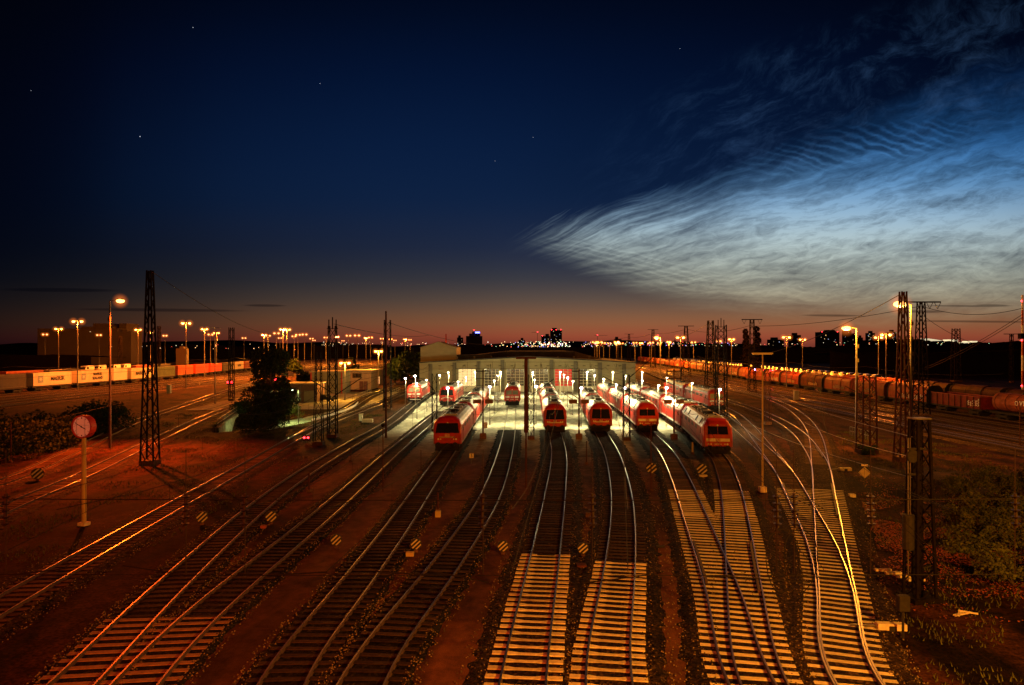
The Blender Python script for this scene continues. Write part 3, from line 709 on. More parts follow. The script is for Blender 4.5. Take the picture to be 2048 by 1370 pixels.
def single_lamp(x,y,h,side,label,power,colr,size=0.42,aim=None):
    root=empty('street_lamp',(x,y,H(x,y)),0,label,'street lamp')
    MB().tube((0,0,0),(0,0,h),0.15,0.08,8).build('pole',M['steel'],root)
    mb=MB()
    for z in (h-2.0,h-3.6,h-5.2,h-6.8): mb.box((-side*0.13,0,z),(0.2,0.14,0.4))
    mb.build('step_irons',M['steel'],root)
    MB().tube((0,0,h),(side*0.9,0,h+0.18),0.05,0.04,6).build('arm',M['steel'],root)
    hd=MB().box((side*1.15,0,h+0.22),(0.8,0.36,0.16),0,0.6).build('lamp_head',M['steel'],root)
    MB().ball((side*1.15,0,h+0.02),size,10,6,(1.2,0.8,0.55)).build('bulb',M['sod'],hd); MB().ball((side*1.15,0,h+0.02),size*2.4,16,10).build('glow_shell',M['halo'],hd,smooth=True)  # second ball: bloom shaped as a shell, no glass part
    if aim:
        o=spot(root,(side*1.15,0,h-0.35),power,colr,100 if power<50000 else 118,1.0,0.22); o.rotation_euler=(Vector(aim)-Vector((x+side*1.15,y,h))).to_track_quat('-Z','Y').to_euler()
    else: pointl(root,(side*1.15,0,h-0.45),power,colr,0.22)
    return root
x,y=G(220,893); single_lamp(x,y,16.3,1,'tall single lamp post with a bright orange head, left of the big dark mast',120000,ROR,0.40,(x+4.1,y-8,0))
single_lamp(at(1822,76),76,15.7,-1,'tall single lamp post with the brightest yellow head, beside the right lattice mast',17000,ORG,0.60)
x,y=G(1713,890); single_lamp(x,y,13.3,-1,'single lamp post with a yellow head, left of the right lattice mast',11000,ORG,0.45)
# yellow lamp above the far end of the depot tracks
single_lamp(at(1321,210),210,14.0,-1,'single yellow lamp over the freight train, right of the depot roof',40000,ORG,0.6)
# yard lamps on the near side of the bridge, just out of the picture, plus one added fill lamp
single_lamp(16.5,4.0,14.0,1,'lamp post near the foot of the bridge on the right, out of the picture',60000,ORG,0.3,(10.0,30,0))
single_lamp(-16.0,2.0,15.0,1,'lamp post near the foot of the bridge on the left, out of the picture',13000,(1.0,0.085,0.005),0.3)
single_lamp(34.0,17.0,14.0,-1,'added fill lamp on the right bank, out of the picture to the right',3600,ORG,0.3,(25,48,0))  # unseen lamp added to brighten the sign and shrubs from the front
single_lamp(1.3,-14.0,15.5,1,'lamp post behind the bridge in the middle, out of the picture',32000,(1.0,0.10,0.005),0.3)
# unlit lamp (430,642) and T shaped yellow lamp
def tee_lamp(px_,pb,h,w_,label,lit,colr=None):
    x,y=G(px_,pb); root=empty('street_lamp',(x,y,H(x,y)),0,label,'street lamp')
    MB().tube((0,0,0),(0,0,h),0.075,0.05,8).build('pole',M['ochre' if lit else 'steel'],root)
    MB().box((0,0,0.2),(0.5,0.5,0.4)).build('foundation',M['concrete'],root)
    MB().box((0,0,h),(w_,0.16,0.10)).build('lamp_head',M['cream'],root)
    MB().box((0,0,h-0.07),(w_*0.9,0.12,0.03)).build('lens',M['lens'],root)
    return root
tee_lamp(1525,980,10.7,1.6,'slim yellow T shaped lamp post standing among the right hand tracks',True)
r=empty('street_lamp',(*G(430,806),0),0,'unlit flat headed lamp post on the left with two short arms','street lamp')
MB().tube((0,0,0),(0,0,15),0.12,0.07,6).build('pole',M['steel'],r); MB().box((-0.55,0,15.05),(0.9,0.3,0.12)).build('lamp_head',M['white'],r); MB().box((0.6,0,15.05),(0.8,0.2,0.08)).build('lamp_head',M['steel'],r)
# fluorescent lamp by the underpass
x,y=G(597,846); r=empty('street_lamp',(x,y,H(x,y)),0,'low post with a white tube light over the green path left of centre','street lamp')
MB().tube((0,0,0),(0,0,4.95),0.07,0.05,6).build('pole',M['steel'],r)
hd=MB().bar((0,0,4.95),(-1.3,-0.3,5.05),0.10,0.08).build('arm',M['steel'],r)
MB().bar((-0.35,-0.08,4.93),(-1.55,-0.36,5.0),0.16,0.06).build('tube_light',M['tube'],hd)
pointl(r,(-1.0,-0.25,4.7),2600,(0.80,1.0,0.30),0.2)
# depot lamps: rows of low posts between the tracks
LC_=(1.0,0.87,0.40)
rows=[(-19.2,[130,142]),(-14.6,[112,124,144,162]),(-8.6,[100,117,134,162]),(-2.9,[103,121,142,162]),(4.0,[104,124,145,162]),(10.2,[100,118,133,146,162]),(16.2,[100,109,127,144,162]),(22.0,[100,106,121,141,162]),(28.3,[96,112,132,160])]
rown=['outermost left','second left','third left','left of the middle','middle','right of the middle','third right','second right','outermost right']
for i,(X0,ys) in enumerate(rows):
    for j,y in enumerate(ys):
        x=X0+(0.6 if X0>0 else -0.3)*(130-y)/30*(-1 if X0>0 else 1)
        z=H(x,y); h=5.6
        r=empty('depot_lamp',(x,y,z),0,'white depot lamp post, %s row, %s going toward the shed'%(rown[i],ORD[j]),'depot lamp','white lamp posts between the depot tracks')
        MB().tube((0,0,0),(0,0,h),0.05,0.035,6).build('pole',M['cream'] if j==len(ys)-1 else M['steel'],r)
        if j==len(ys)-1: MB().box((0,0,0.9),(2.1,0.12,0.12)).build('crossbar',M['white'],r)
        hd=MB().box((0,-0.2,h+0.05),(0.30,0.5,0.12)).build('lamp_head',M['white'],r)
        big=y<105 or X0<-15
        MB().ball((0,-0.34,h-0.05),0.21 if big else 0.13,8,5,(1,1,0.8)).build('bulb',M['depotbulb'],hd)
        spot(r,(0,-0.34,h-0.22),(3300 if y>110 else 6400),LC_,168,0.75,0.12)
        pointl(r,(0,-0.75,h-0.25),(2300 if y>155 else 480),LC_,0.12)

# ------------------------------------------------------------------ masts
def lattice(mb,h,wb,wt,d=None,n=None,leg=0.10,br=0.05,x=0):
    n=n or max(5,int(h/1.3)); d=d or 1.0
    for k in range(4):
        sx_,sy_=((-1,-1),(1,-1),(1,1),(-1,1))[k]
        mb.bar((x+sx_*wb/2,sy_*wb*d/2,0),(x+sx_*wt/2,sy_*wt*d/2,h),leg,leg)
    for i in range(n):
        a,b=i/n,(i+1)/n; wa=wb+(wt-wb)*a; wb_=wb+(wt-wb)*b
        for k in range(4):
            c=((-1,-1),(1,-1),(1,1),(-1,1)); p0=c[k]; p1=c[(k+1)%4]
            if i%2: p0,p1=p1,p0
            mb.bar((x+p0[0]*wa/2,p0[1]*wa*d/2,h*a),(x+p1[0]*wb_/2,p1[1]*wb_*d/2,h*b),br,br)
def insulator(mb,p,q,n=5,r=0.09):
    p=Vector(p);q=Vector(q); mb.tube(p,q,r*0.35,n=6)
    for i in range(n):
        c=p.lerp(q,(i+0.5)/n); e=(q-p).normalized()*0.02; mb.tube(c-e,c+e*1.2,r,r*0.6,8)
def mast(px_,pb,ptop,wb,wt,label,m='mast',cross=None,y=None,lean=0,d=1.0,vees=False,leg=0.10,name='lattice_mast',ant=False,group=None,foot=True):
    if y is None: x,y=G(px_,pb)
    else: x=at(px_,y)
    z0=H(x,y); h=zpx(ptop,y)-z0
    r=empty(name,(x,y,z0),0,label,'mast',group)
    mb=MB(); lattice(mb,h,wb,wt,d,leg=leg,br=leg*0.55); mb.build('lattice_shaft',M[m],r)
    if foot: MB().box((0,0,0.15),(wb*1.15,wb*1.15,0.5)).build('foundation',M['timber2'],r)
    if cross:
        cb=MB(); cb.bar((-cross/2,0,h),(cross/2,0,h),0.16,0.22); cb.build('cross_arm',M[m],r)
        if vees:
            for s in (-1,1):
                for kx in ((0.55,0.95) if abs(s)==1 else ()):
                    pass
                c=s*cross*0.38 if vees=='both' else cross*(0.22 if s<0 else 0.42)
                mb=MB(); insulator(mb,(c-0.5,0,h-0.1),(c,0,h-1.1),4,0.10); insulator(mb,(c+0.5,0,h-0.1),(c,0,h-1.1),4,0.10); mb.build('insulator',M['insul'],r)
    if ant:
        mb=MB()
        for s in (-1,0,1): mb.tube((s*0.45,0,h-0.4),(s*0.45,0,h+1.1-0.3*abs(s)),0.07,n=6)
        mb.bar((-0.7,0,h-0.3),(0.7,0,h-0.3),0.08,0.08); mb.build('antenna',M[m],r)
    return r
m1=mast(300,925,541,1.25,0.40,'tallest dark lattice mast standing left of the clock bridge side with a broad base',leg=0.13)
m1['label']='tallest dark lattice mast with a broad base, right of the round clock'
mb=MB()
for k in range(5):
    mb.tube((random.uniform(-1.3,1.3),-1.2-0.1*k,0.3),(random.uniform(-1,3),-2.4-k*.3,0.1+0.2*random.random()),0.05,n=5)
m2=mast(1806,918,583,1.2,0.45,'big lattice mast on the right behind the brightest yellow lamp',m='rustmast',leg=0.13)
mast(665,872,652,1.05,0.85,'lattice mast with antennas on its head, left of the depot',ant=True,leg=0.11)
mast(637,887,704,1.0,0.5,'narrow lattice mast left of the antenna mast',leg=0.08)
mast(775,819,640,1.3,1.0,'lattice mast just behind the thin tall pole left of the depot',leg=0.12)
mast(463,800,655,0.9,0.8,'plain dark mast behind the big round tree',leg=0.12)
mast(1421,786,641,2.4,1.1,'tall twin sided lattice mast at the right end of the depot yard',leg=0.2)
mast(1442,836,650,1.5,1.3,'lattice mast with antennas on its head, right of the depot',ant=True,leg=0.14)
mast(1372,753,652,3.0,0.9,'lattice pylon with a wide crossbar right of the depot roof',cross=6.0,y=270,leg=0.2)
mast(1306,735,659,2.6,1.0,'second lattice pylon with a crossbar right of the depot roof, farther than its neighbour',cross=6.0,y=400,leg=0.25)
mast(1258,725,668,2.6,1.0,'third and farthest lattice pylon with a crossbar right of the depot roof',cross=7.0,y=540,leg=0.3)
mast(1504,783,639,1.6,0.8,'pylon with crossbar and hanging insulators left of the poplar trees',cross=5.2,vees='both',leg=0.15)
mast(1842,831,604,1.9,0.8,'pylon with crossbar and V shaped insulators behind the big right mast',cross=6.4,vees='right',leg=0.15)
mast(1912,762,657,2.2,1.6,'dark bare lattice mast far right in front of the dark wood',leg=0.22)
mast(1733,903,752,1.5,1.3,'short twin lattice mast behind the diamond sign',m='rustmast',leg=0.13)
mast(1535,847,738,0.8,0.7,'ladder like narrow lattice mast right of the T shaped lamp post',m='rustmast',leg=0.07)
mast(2023,760,668,0.9,0.7,'thin far mast with a small crossbar near the right edge',cross=5.0,y=230,leg=0.14)
mast(240,776,672,1.0,0.8,'grey lattice mast behind the container train, left of the tall lamp',y=240,leg=0.12)
mast(318,785,652,0.8,0.7,'dark thin mast right of the tallest lattice mast',y=230,leg=0.15)
mast(869,860,747,0.62,0.62,'short lattice mast behind the nose of the visor fronted locomotive on the left',leg=0.08)
mast(1062,876,749,0.72,0.62,'short lattice mast standing right beside the thick brown pole',leg=0.08)
mast(1253,878,749,0.78,0.66,'short lattice mast in front of the second locomotive line from the right',leg=0.08)
for px_,pb,lb in ((966,875,'T shaped catenary post left of the middle locomotive'),(1158,876,'T shaped catenary post between the two rounded nose locomotive lines'),(1348,876,'T shaped catenary post left of the nearest right hand locomotive')):
    x,y=G(px_,pb); h=zpx(739,y); r=empty('catenary_post',(x,y,0),0,lb,'catenary post','T shaped catenary posts in front of the depot')
    MB().bar((0,0,0),(0,0,h),0.16,0.16).build('post',M['rustmast'],r)
    MB().box((0,0,0.35),(0.75,0.5,0.7)).build('foundation',M['brick'],r)
    mb=MB(); mb.bar((-0.9,0,h-0.2),(0.9,0,h-0.2),0.12,0.12); mb.bar((-0.9,0,h-1.1),(0.9,0,h-1.1),0.08,0.08)
    for s in (-1,0,1): mb.bar((s*0.85,0,h-1.3),(s*0.85,0,h+0.1),0.07,0.07)
    mb.build('cross_arm',M['mast'],r)
    mb=MB(); mb.box((-0.72,-0.1,h-3.9),(1.0,0.06,0.5)); r1=mb.build('sign_plate',M['brick'],r); MB().box((0.72,-0.1,h-3.9),(1.0,0.06,0.5)).build('sign_plate',M['brick'],r)
# thick brown pole with a short bar on top in front of the depot
x,y=G(1052,972); h=zpx(716,y); r=empty('catenary_post',(x,y,0),0,'thick brown pole with a short top bar in the centre of the yard','catenary post')
mb=MB(); mb.tube((0,0,0),(0,0,4.6),0.07,0.07,8); mb.tube((0,0,4.4),(0,0,h),0.17,0.14,8); mb.build('post',M['rustmast'],r)
MB().box((0,0,h),(1.6,0.2,0.16)).build('cross_arm',M['rustmast'],r)
# thin posts
def pole(px_,pb,ptop,rad,label,m='rustmast',ball=False,name='post',cat='post'):
    x,y=G(px_,pb); z0=H(x,y); h=zpx(ptop,y)-z0
    r=empty(name,(x,y,z0),0,label,cat); MB().tube((0,0,0),(0,0,h),rad,rad*0.8,6).build('shaft',M[m],r)
    if ball: MB().ball((0,0,h),0.16,8,5).build('cap',M['mast'],r)
    else: MB().box((0,0,0.1),(0.3,0.3,0.2)).build('foot',M['timber2'],r)
    return r
pole(772,873,622,0.13,'tall thin brown pole left of the leftmost depot track')
pole(766,979,850,0.045,'thin post with a round cap between the dark tracks left of centre',ball=True)
pole(1302,978,847,0.05,'thin rusty post in front of the second right locomotive')
pole(618,980,945,0.07,'short stub post on the red lit walkway left of centre')
pole(876,1019,985,0.07,'short stub post below the big red locomotive')
pole(1173,925,882,0.06,'short post between the two dished sleeper tracks')
pole(702,921,893,0.04,'thin marker stake beside the dark left tracks')
pole(1385,905,884,0.12,'short orange post beside the nearest right locomotive','ochre')
pole(1622,868,835,0.03,'thin stake right of the curved tracks'); 
pole(2040,890,812,0.07,'thin pole in front of the tank wagon at the right edge')
pole(22,922,845,0.05,'thin post in the hedge at the left edge')
pole(842,945,900,0.03,'slim stake left of the big red locomotive')
# red and white striped mast at the right edge
x,y=G(2045,830); h=zpx(590,y); r=empty('radio_mast',(x,y,H(x,y)),0,'red and white radio mast with red lamps at the right edge','mast')
mb=MB()
for k in range(8):
    mb.mat(M['red'] if k%2==0 else M['white']); mb.tube((0,0,h*k/8),(0,0,h*(k+1)/8),0.16,n=8)
mb.build('shaft',parent=r)
for k in (2,5,7.6): MB().ball((-0.2,-0.1,h*k/8),0.12,8,5).build('warning_lamp',M['redlamp'],r)
MB().box((0,0,h*0.66),(1.0,0.8,0.9)).build('bracket',M['mast'],r)
MB().box((0,0,h*0.12),(0.5,0.5,0.5)).build('foot',M['concrete'],r)
# foreground tensioning mast with weights and its shadow throwing lattice
x,y=G(1839,1192); h=zpx(838,y)-H(x,y); r=empty('tensioning_mast',(x,y,H(x,y)),R(10),'near black lattice mast with a hanging counterweight on the right','mast')
mb=MB(); lattice(mb,h,0.95,0.55,0.9,n=11,leg=0.11,br=0.045); mb.build('lattice_shaft',M['mast'],r)
mb=MB(); mb.bar((-0.1,0.25,0),(-0.1,0.25,h),0.12,0.12); mb.bar((0.14,0.2,0),(0.14,0.2,h),0.12,0.12); mb.build('inner_post',M['mast'],r)
MB().box((0,0,h+0.03),(0.72,0.6,0.06)).build('top_plate',M['steel'],r)
MB().box((0,0,0.05),(1.4,1.2,0.3)).build('foundation',M['mast'],r)
mb=MB(); mb.tube((-0.72,-0.2,h*0.48),(-0.72,-0.2,h*0.29),0.24,n=12); mb.build('counterweight',M['black'],r)
mb=MB(); mb.tube((-0.72,-0.2,h*0.9),(-0.72,-0.2,h*0.12),0.025,n=5); mb.tube((-0.62,-0.2,h*0.9),(-0.62,-0.2,h*0.48),0.015,n=5); mb.build('weight_rod',M['steel'],r)
mb=MB(); mb.tube((-0.55,-0.3,h*0.80),(-0.55,-0.18,h*0.80),0.28,n=14); mb.box((-0.4,-0.2,h*0.84),(0.7,0.12,0.08)); mb.box((-0.4,-0.2,h*0.70),(0.7,0.12,0.08)); mb.build('pulley_wheel',M['black'],r)
tm=(x,y,h)
# box on a post at its foot
x2,y2=G(1806,1245,0.6); r=empty('signal_box',(x2,y2,H(x2,y2)),0,'small dark cabinet on a post at the foot of the near mast','cabinet')
MB().box((0,0,1.35),(0.42,0.3,0.6)).build('cabinet',M['black'],r,bevel=0.03); MB().tube((0,0,0),(0,0,1.1),0.05,n=6).build('post',M['black'],r)
# steps of old sleepers left of the mast
x2,y2=G(1788,1145)
st=empty('step',(x2,y2,H(x2,y2)),0,'little flight of wooden steps on the bank left of the near mast','steps')
for k in range(4): MB().box((0.3*k-0.3,-0.45*k+0.5,0.08-0.02*k+0.05),(0.8,0.2,0.1)).build('tread',M['concrete'],st)

# ------------------------------------------------------------------ wires
def sag(mb,p,q,s,r,n=16):
    p=Vector(p);q=Vector(q);a=p
    for i in range(1,n+1):
        t=i/n; b=p.lerp(q,t); b.z-=4*s*t*(1-t); mb.tube(a,b,r,n=4,cap=False); a=b
def wire(name,label,segs,m='wire',cat='wire'):
    mb=MB()
    for sg in segs: sag(mb,*sg)
    return tag(mb.build(name,M[m]),label,cat)
hm1=zpx(541,m1.location.y); hm2=zpx(583,m2.location.y)
a=(m1.location.x+0.3,m1.location.y,hm1-0.2)
wire('overhead_wire','long sagging wire running from the top of the tallest left mast to the antenna mast',[(a,(at(560,170),170,zpx(670,170)),1.5,0.035)])
b=(m2.location.x-0.3,m2.location.y,hm2-0.3)
wire('overhead_wire','long straight wire running down left from the top of the big right mast',[(b,(at(1500,150),150,zpx(712,150)),1.2,0.04)])
wire('overhead_wire','pair of thick wires rising to the right edge toward the radio mast',[((at(2046,112),112,zpx(628,112)),(at(1850,160),160,zpx(735,160)),0.6,0.05),((at(2046,112),112,zpx(634,112)),(at(1850,160),160,zpx(739,160)),0.6,0.05)])
for i,(x0,y0,x1,y1,Y0,Y1) in enumerate(((1506,652,1842,612,180,118),(1842,612,2046,616,118,112),(1373,658,1504,650,270,184),(1306,666,1373,658,400,270),(1258,674,1306,666,540,400),(1844,630,2000,694,118,170),(668,648,860,670,90,200),(777,645,1000,690,128,220),(1421,645,1300,690,178,300),(1130,690,1258,674,700,540))):
    wire('overhead_wire',['thin wire between the poplar pylon and the big right pylon','thin wire leaving the big right pylon for the right edge','thin wire strung between the first two pylons right of the depot','thin wire strung between the second and third pylons right of the depot','thin wire leading to the farthest pylon behind the depot','thin wire falling from the right pylon to the bright building','wire leaving the antenna mast toward the depot roof','wire falling from the left lattice mast over the depot','wire falling left from the twin sided mast','faint wire above the city skyline'][i],[((at(x0,Y0),Y0,zpx(y0,Y0)),(at(x1,Y1),Y1,zpx(y1,Y1)),0.9+i%3*0.3,0.030+0.00009*Y0)])
# cross span carrying the foreground overhead line
YS=18.0
cs=empty('cross_span',(0,YS,0),0,'upper and lower cross span wires over all foreground tracks','wire')
mb=MB(); sag(mb,(-24,0,7.45),(24,0,7.45),0.12,0.011,24); mb.build('upper_wire',M['wire'],cs)
mb=MB(); sag(mb,(-24,0,5.55),(24,0,5.55),0.10,0.009,24); mb.build('lower_wire',M['wire'],cs)
for px_ in (12,372,490,966,1184,1553,1588,1741,2030):
    X=at(px_,YS); mb=MB(); insulator(mb,(X,0,7.5),(X+0.03*(1 if px_>1000 else -1),0,6.65),5,0.11); mb.tube((X,0,7.5),(X,0,8.6),0.010,n=4); mb.tube((X,0,6.8),(X,0,5.5),0.014,n=4); mb.build('hanger',M['insul'],cs)
for x0,y0,x1,y1 in ((655,1144,500,1152),(20,1150,150,1135),(246,1131,372,1150),(752,1143,860,1150),(860,1142,978,1165),(1165,1166,1300,1150),(1430,1151,1620,1165),(1575,1150,1690,1158)):
    mb=MB(); mb.tube((at(x0,YS),0,zpx(y0,YS)),(at(x1,YS),0.0,zpx(y1,YS)),0.018,0.012,6); mb.build('steady_arm',M['wire'],cs)
for X in (6.75,7.2): # looping jumper cables under the right insulators
    mb=MB(); pr=None
    for k in range(19):
        t=2*math.pi*k/18; c=(X+0.42*math.sin(t),0.05*math.cos(2*t),6.0+1.0*math.cos(t)*(1 if math.cos(t)<0 else 0.6)); 
        if pr: mb.tube(pr,c,0.012,n=5,cap=False)
        pr=c
    mb.build('jumper_cable',M['wire'],cs)
def along(tk,y1,z,dy0=YS,step=26,r=0.007,lab=''):
    tr=T[tk]; mb=MB(); ms=MB(); y=dy0; root=empty('overhead_line',(0,0,0),0,lab,'overhead line')
    p,_=tr.at(tr.dist_at_y(y)); dr=MB()
    while y<y1:
        y2=min(y1,y+step); q,_=tr.at(tr.dist_at_y(y2))
        rr=r+0.00017*y
        mb.tube((p.x,p.y,5.55),(q.x,q.y,5.55),rr,n=4,cap=False); sag(ms,(p.x,p.y,7.1),(q.x,q.y,7.1),0.8,rr,6)
        for t in (0.25,0.5,0.75):
            c=p.lerp(q,t); dr.tube((c.x,c.y,5.55),(c.x,c.y,7.1-3.2*t*(1-t)),0.006,n=3,cap=False)
        p=q; y=y2
    mb.build('contact_wire',M['wire'],root); ms.build('carrier_wire',M['wire'],root); dr.build('dropper_wire',M['wire'],root)
for k,lab in (('L3','overhead line above the diagonal left foreground track'),('L4','overhead line above the left of the two joined tracks'),('L5','overhead line above the right of the two joined tracks'),('L6','overhead line above the track of the big red locomotive'),('L7','overhead line above the track to the middle locomotive'),('L8','overhead line above the left dished sleeper track'),('L9','overhead line above the right dished sleeper track'),('L10','overhead line above the left leg of the crossing turnout'),('L11','overhead line above the right leg of the crossing turnout'),('LA','overhead line above the left leg of the right turnout'),('LB','overhead line above the right leg of the right turnout'),('R1','overhead line above the nearer right yard tracks'),('R4','overhead line above the long hooded freight train'),('C4','overhead line above the container train'),('C1','overhead line above the left tracks in front of the container train'),('R2','overhead line above the middle right yard tracks'),('L2','overhead line above the underpass track')):
    far=k[0] in 'RC'
    along(k,{'LB':170,'LA':150,'L3':150,'L2':170}.get(k,178) if not far else 330,5.5,(YS if k!='L2' else 30) if not far else 110,26 if not far else 44,lab=lab)
# wires with round weights going to the near mast
for i,(x0,y0) in enumerate(((1560,790),(1610,845),(1505,850))):
    wire('tension_wire',['top guy wire running from the near mast to the far left','middle guy wire running from the near mast over the diamond sign','lowest guy wire running from the near mast toward the T shaped lamp'][i],[((tm[0]-0.3,tm[1],tm[2]-0.8-0.9*i),(at(x0,105-i*12),105-i*12,zpx(y0,105-i*12)),0.3,0.016)],'steel')
# hanging loops and cantilevers on the left of the yard at mid distance
for i,(x0,y0,x1,y1,Y) in enumerate(((622,760,664,785,88),(664,795,724,755,92),(1258,756,1305,715,92),(1062,790,1108,758,92),(1348,770,1290,745,95),(1258,780,1205,752,95),(869,782,850,760,96),(1460,845,1420,830,80),(1733,795,1690,772,90))):
    mb=MB(); mb.tube((at(x0,Y),Y,zpx(y0,Y)),(at(x1,Y),Y,zpx(y1,Y)),0.06,0.05,6)
    tag(mb.build('cantilever_arm',M['wire']),['slanting bracket arm left of the antenna mast','slanting bracket arm right of the antenna mast','slanting arm right of the mast in front of the second right locomotive line','slanting arm right of the thick brown pole','slanting arm left of the nearest right locomotive','slanting arm left of the mast at the second right locomotive line','slanting arm at the short mast behind the left visor locomotive','low slanting arm behind the antennas mast on the right','slanting arm left of the short twin mast'][i],'bracket arm')
# ------------------------------------------------------------------ depot hall
YB=182.0
def bx(px_): return at(px_,YB)
hall=empty('depot_hall',(0,YB,0),0,'long pale locomotive shed with grid windowed doors and a very shallow gable','building')
xl,xr=bx(839),bx(1271); xp=bx(1056)
def eave(x): return (zpx(726,YB)+ (zpx(714.5,YB)-zpx(726,YB))*(1-abs(x-xp)/(xr-xp)))
doors=[(bx(917),bx(952)),(bx(969),bx(998)),(bx(1013),bx(1048)),(bx(1061.5),bx(1096.5)),(bx(1109.5),bx(1144.5)),(bx(1158),bx(1193))]
dt_=zpx(738,YB); dz=zpx(772,YB)
mb=MB(); xs=[xl]+[e for d in doors for e in d]+[xr]
for i in range(0,len(xs),2):
    a,b=xs[i],xs[i+1]; mb.box(((a+b)/2,0.15,dt_/2),(b-a,0.3,dt_))
n=24
for i in range(n):
    a=xl+(xr-xl)*i/n; b=xl+(xr-xl)*(i+1)/n; ea,eb=eave(a),eave(b)
    mb.face([(a,0,dt_),(b,0,dt_),(b,0,eb),(a,0,ea)]); mb.face([(a,0.3,dt_),(a,0.3,ea),(b,0.3,eb),(b,0.3,dt_)])
mb.build('wall',M['facade'],hall)
mb=MB()
for y in (5.9,): pass
for px_ in (861,909,957,1005,1054,1103,1151,1200,1248):
    X=bx(px_); MB().box((X,-0.14,eave(X)/2-0.15),(0.95,0.26,eave(X)-0.3)).build('pilaster',M['pilaster'],hall)
for i in range(n):
    a=xl-0.3+(xr-xl+0.6)*i/n; b=xl-0.3+(xr-xl+0.6)*(i+1)/n; ea,eb=eave(a),eave(b)
    mb.face([(a,-0.45,ea),(b,-0.45,eb),(b,-0.45,eb+0.28),(a,-0.45,ea+0.28)]); mb.face([(a,-0.45,ea+0.28),(b,-0.45,eb+0.28),(b,60,eb+0.3),(a,60,ea+0.3)]); mb.face([(a,-0.45,ea),(a,0.0,ea),(b,0.0,eb),(b,-0.45,eb)])
mb.build('roof',M['darkroof'],hall)
MB().loft([[(xl+9,18,7),(xl+9,18,8.6),(xl+9,60,8.6),(xl+9,60,7)],[(xl+22,16,7),(xl+22,16,10.1),(xl+22,60,10.1),(xl+22,60,7)],[(xr-14,16,7),(xr-14,16,10.1),(xr-14,60,10.1),(xr-14,60,7)],[(xr-5,18,7),(xr-5,18,7.6),(xr-5,60,7.6),(xr-5,60,7)]]).build('roof_monitor',M['darkroof'],hall)
MB().box(((xl+xr)/2,32,2),(xr-xl-1,58,4)).build('side_wall',M['darkroof'],hall)
for k in range(9):
    MB().box((xl+9+k*4.4,6+(k%3)*3,8.4),(0.5,0.5,0.9)).build('roof_vent',M['steel'],hall)
for i,(a,b) in enumerate(doors):
    dr=MB().box(((a+b)/2,0.12,(dz-0.0)/2+0.0),(b-a,0.10,dz)).build('door',M['cream'],hall)
    if i: pass
    MB().face([(a,0.14,dz),(b,0.14,dz),(b,0.14,dt_),(a,0.14,dt_)])
    p=MB(); p.face([(a,0.16,dz),(b,0.16,dz),(b,0.16,dt_),(a,0.16,dt_)]); p.build('door_window',M['pane_white'] if i==0 else (M['pane_red'] if i==4 else M['pane']),dr)
    g_=MB()
    for k in range(7): X=a+(b-a)*k/6; 
    for k in (0,1,2,3,4): X=a+(b-a)*k/4; g_.box((X,0.02,(dz+dt_)/2),(0.10,0.06,dt_-dz))
    for k in range(7): Z=dz+(dt_-dz)*k/6; g_.box(((a+b)/2,-0.02,Z),(b-a,0.06,0.07))
    g_.build('window_grid',M['cream'],dr)
    if i==4: p=MB(); p.box((0.5*(a+b)-0.3,0.1,dz+1.2),(2.4,0.05,1.6)); p.build('glimpsed_engine',M['redold'],dr)
# thin conduits and brackets on the facade
mb=MB()
for Z in (zpx(724,YB),zpx(737,YB)): mb.bar((bx(912),-0.32,Z),(bx(1195),-0.32,Z),0.05,0.06)
for px_ in (912,935,957,985,1011,1030,1050,1082,1108,1130,1155,1180,1195): mb.bar((bx(px_),-0.32,zpx(737,YB)),(bx(px_),-0.32,zpx(724,YB)),0.05,0.05)
for px_ in range(880,1250,24): mb.box((bx(px_),-0.25,zpx(731.5,YB)),(0.7,0.2,0.12))
mb.build('conduit',M['mast'],hall)
# raised white annex with low gable on the left
ann=empty('annex_building',(0,190,0),0,'raised windowless white annex with a low gable above the left end of the shed','building')
a,b=at(841,190),at(913,190)
mb=MB(); mb.box(((a+b)/2,7.5,5.6),(b-a,15,11.2)); za=11.2; zb=zpx(683.5,190)
mb.face([(a,0,za),(b,0,za),((a+b)/2,0,zb)]); mb.build('wall',M['facade'],ann)
mb=MB(); c=(a+b)/2; mb.face([(a-0.2,-0.2,za),(c,-0.2,zb+0.1),(c,15.2,zb+0.1),(a-0.2,15.2,za)]); mb.face([(b+0.2,-0.2,za),(b+0.2,15.2,za),(c,15.2,zb+0.1),(c,-0.2,zb+0.1)])
mb.face([(a-0.2,-0.2,za-0.15),(a-0.2,-0.2,za),(c,-0.2,zb+0.1),(c,-0.2,zb-0.05)]); mb.face([(b+0.2,-0.2,za-0.15),(c,-0.2,zb-0.05),(c,-0.2,zb+0.1),(b+0.2,-0.2,za)]); mb.build('roof',M['brick'],ann)
MB().box((b+4.5,6,4.6),(9,10,9.2)).build('lean_to',M['darkroof'],ann)

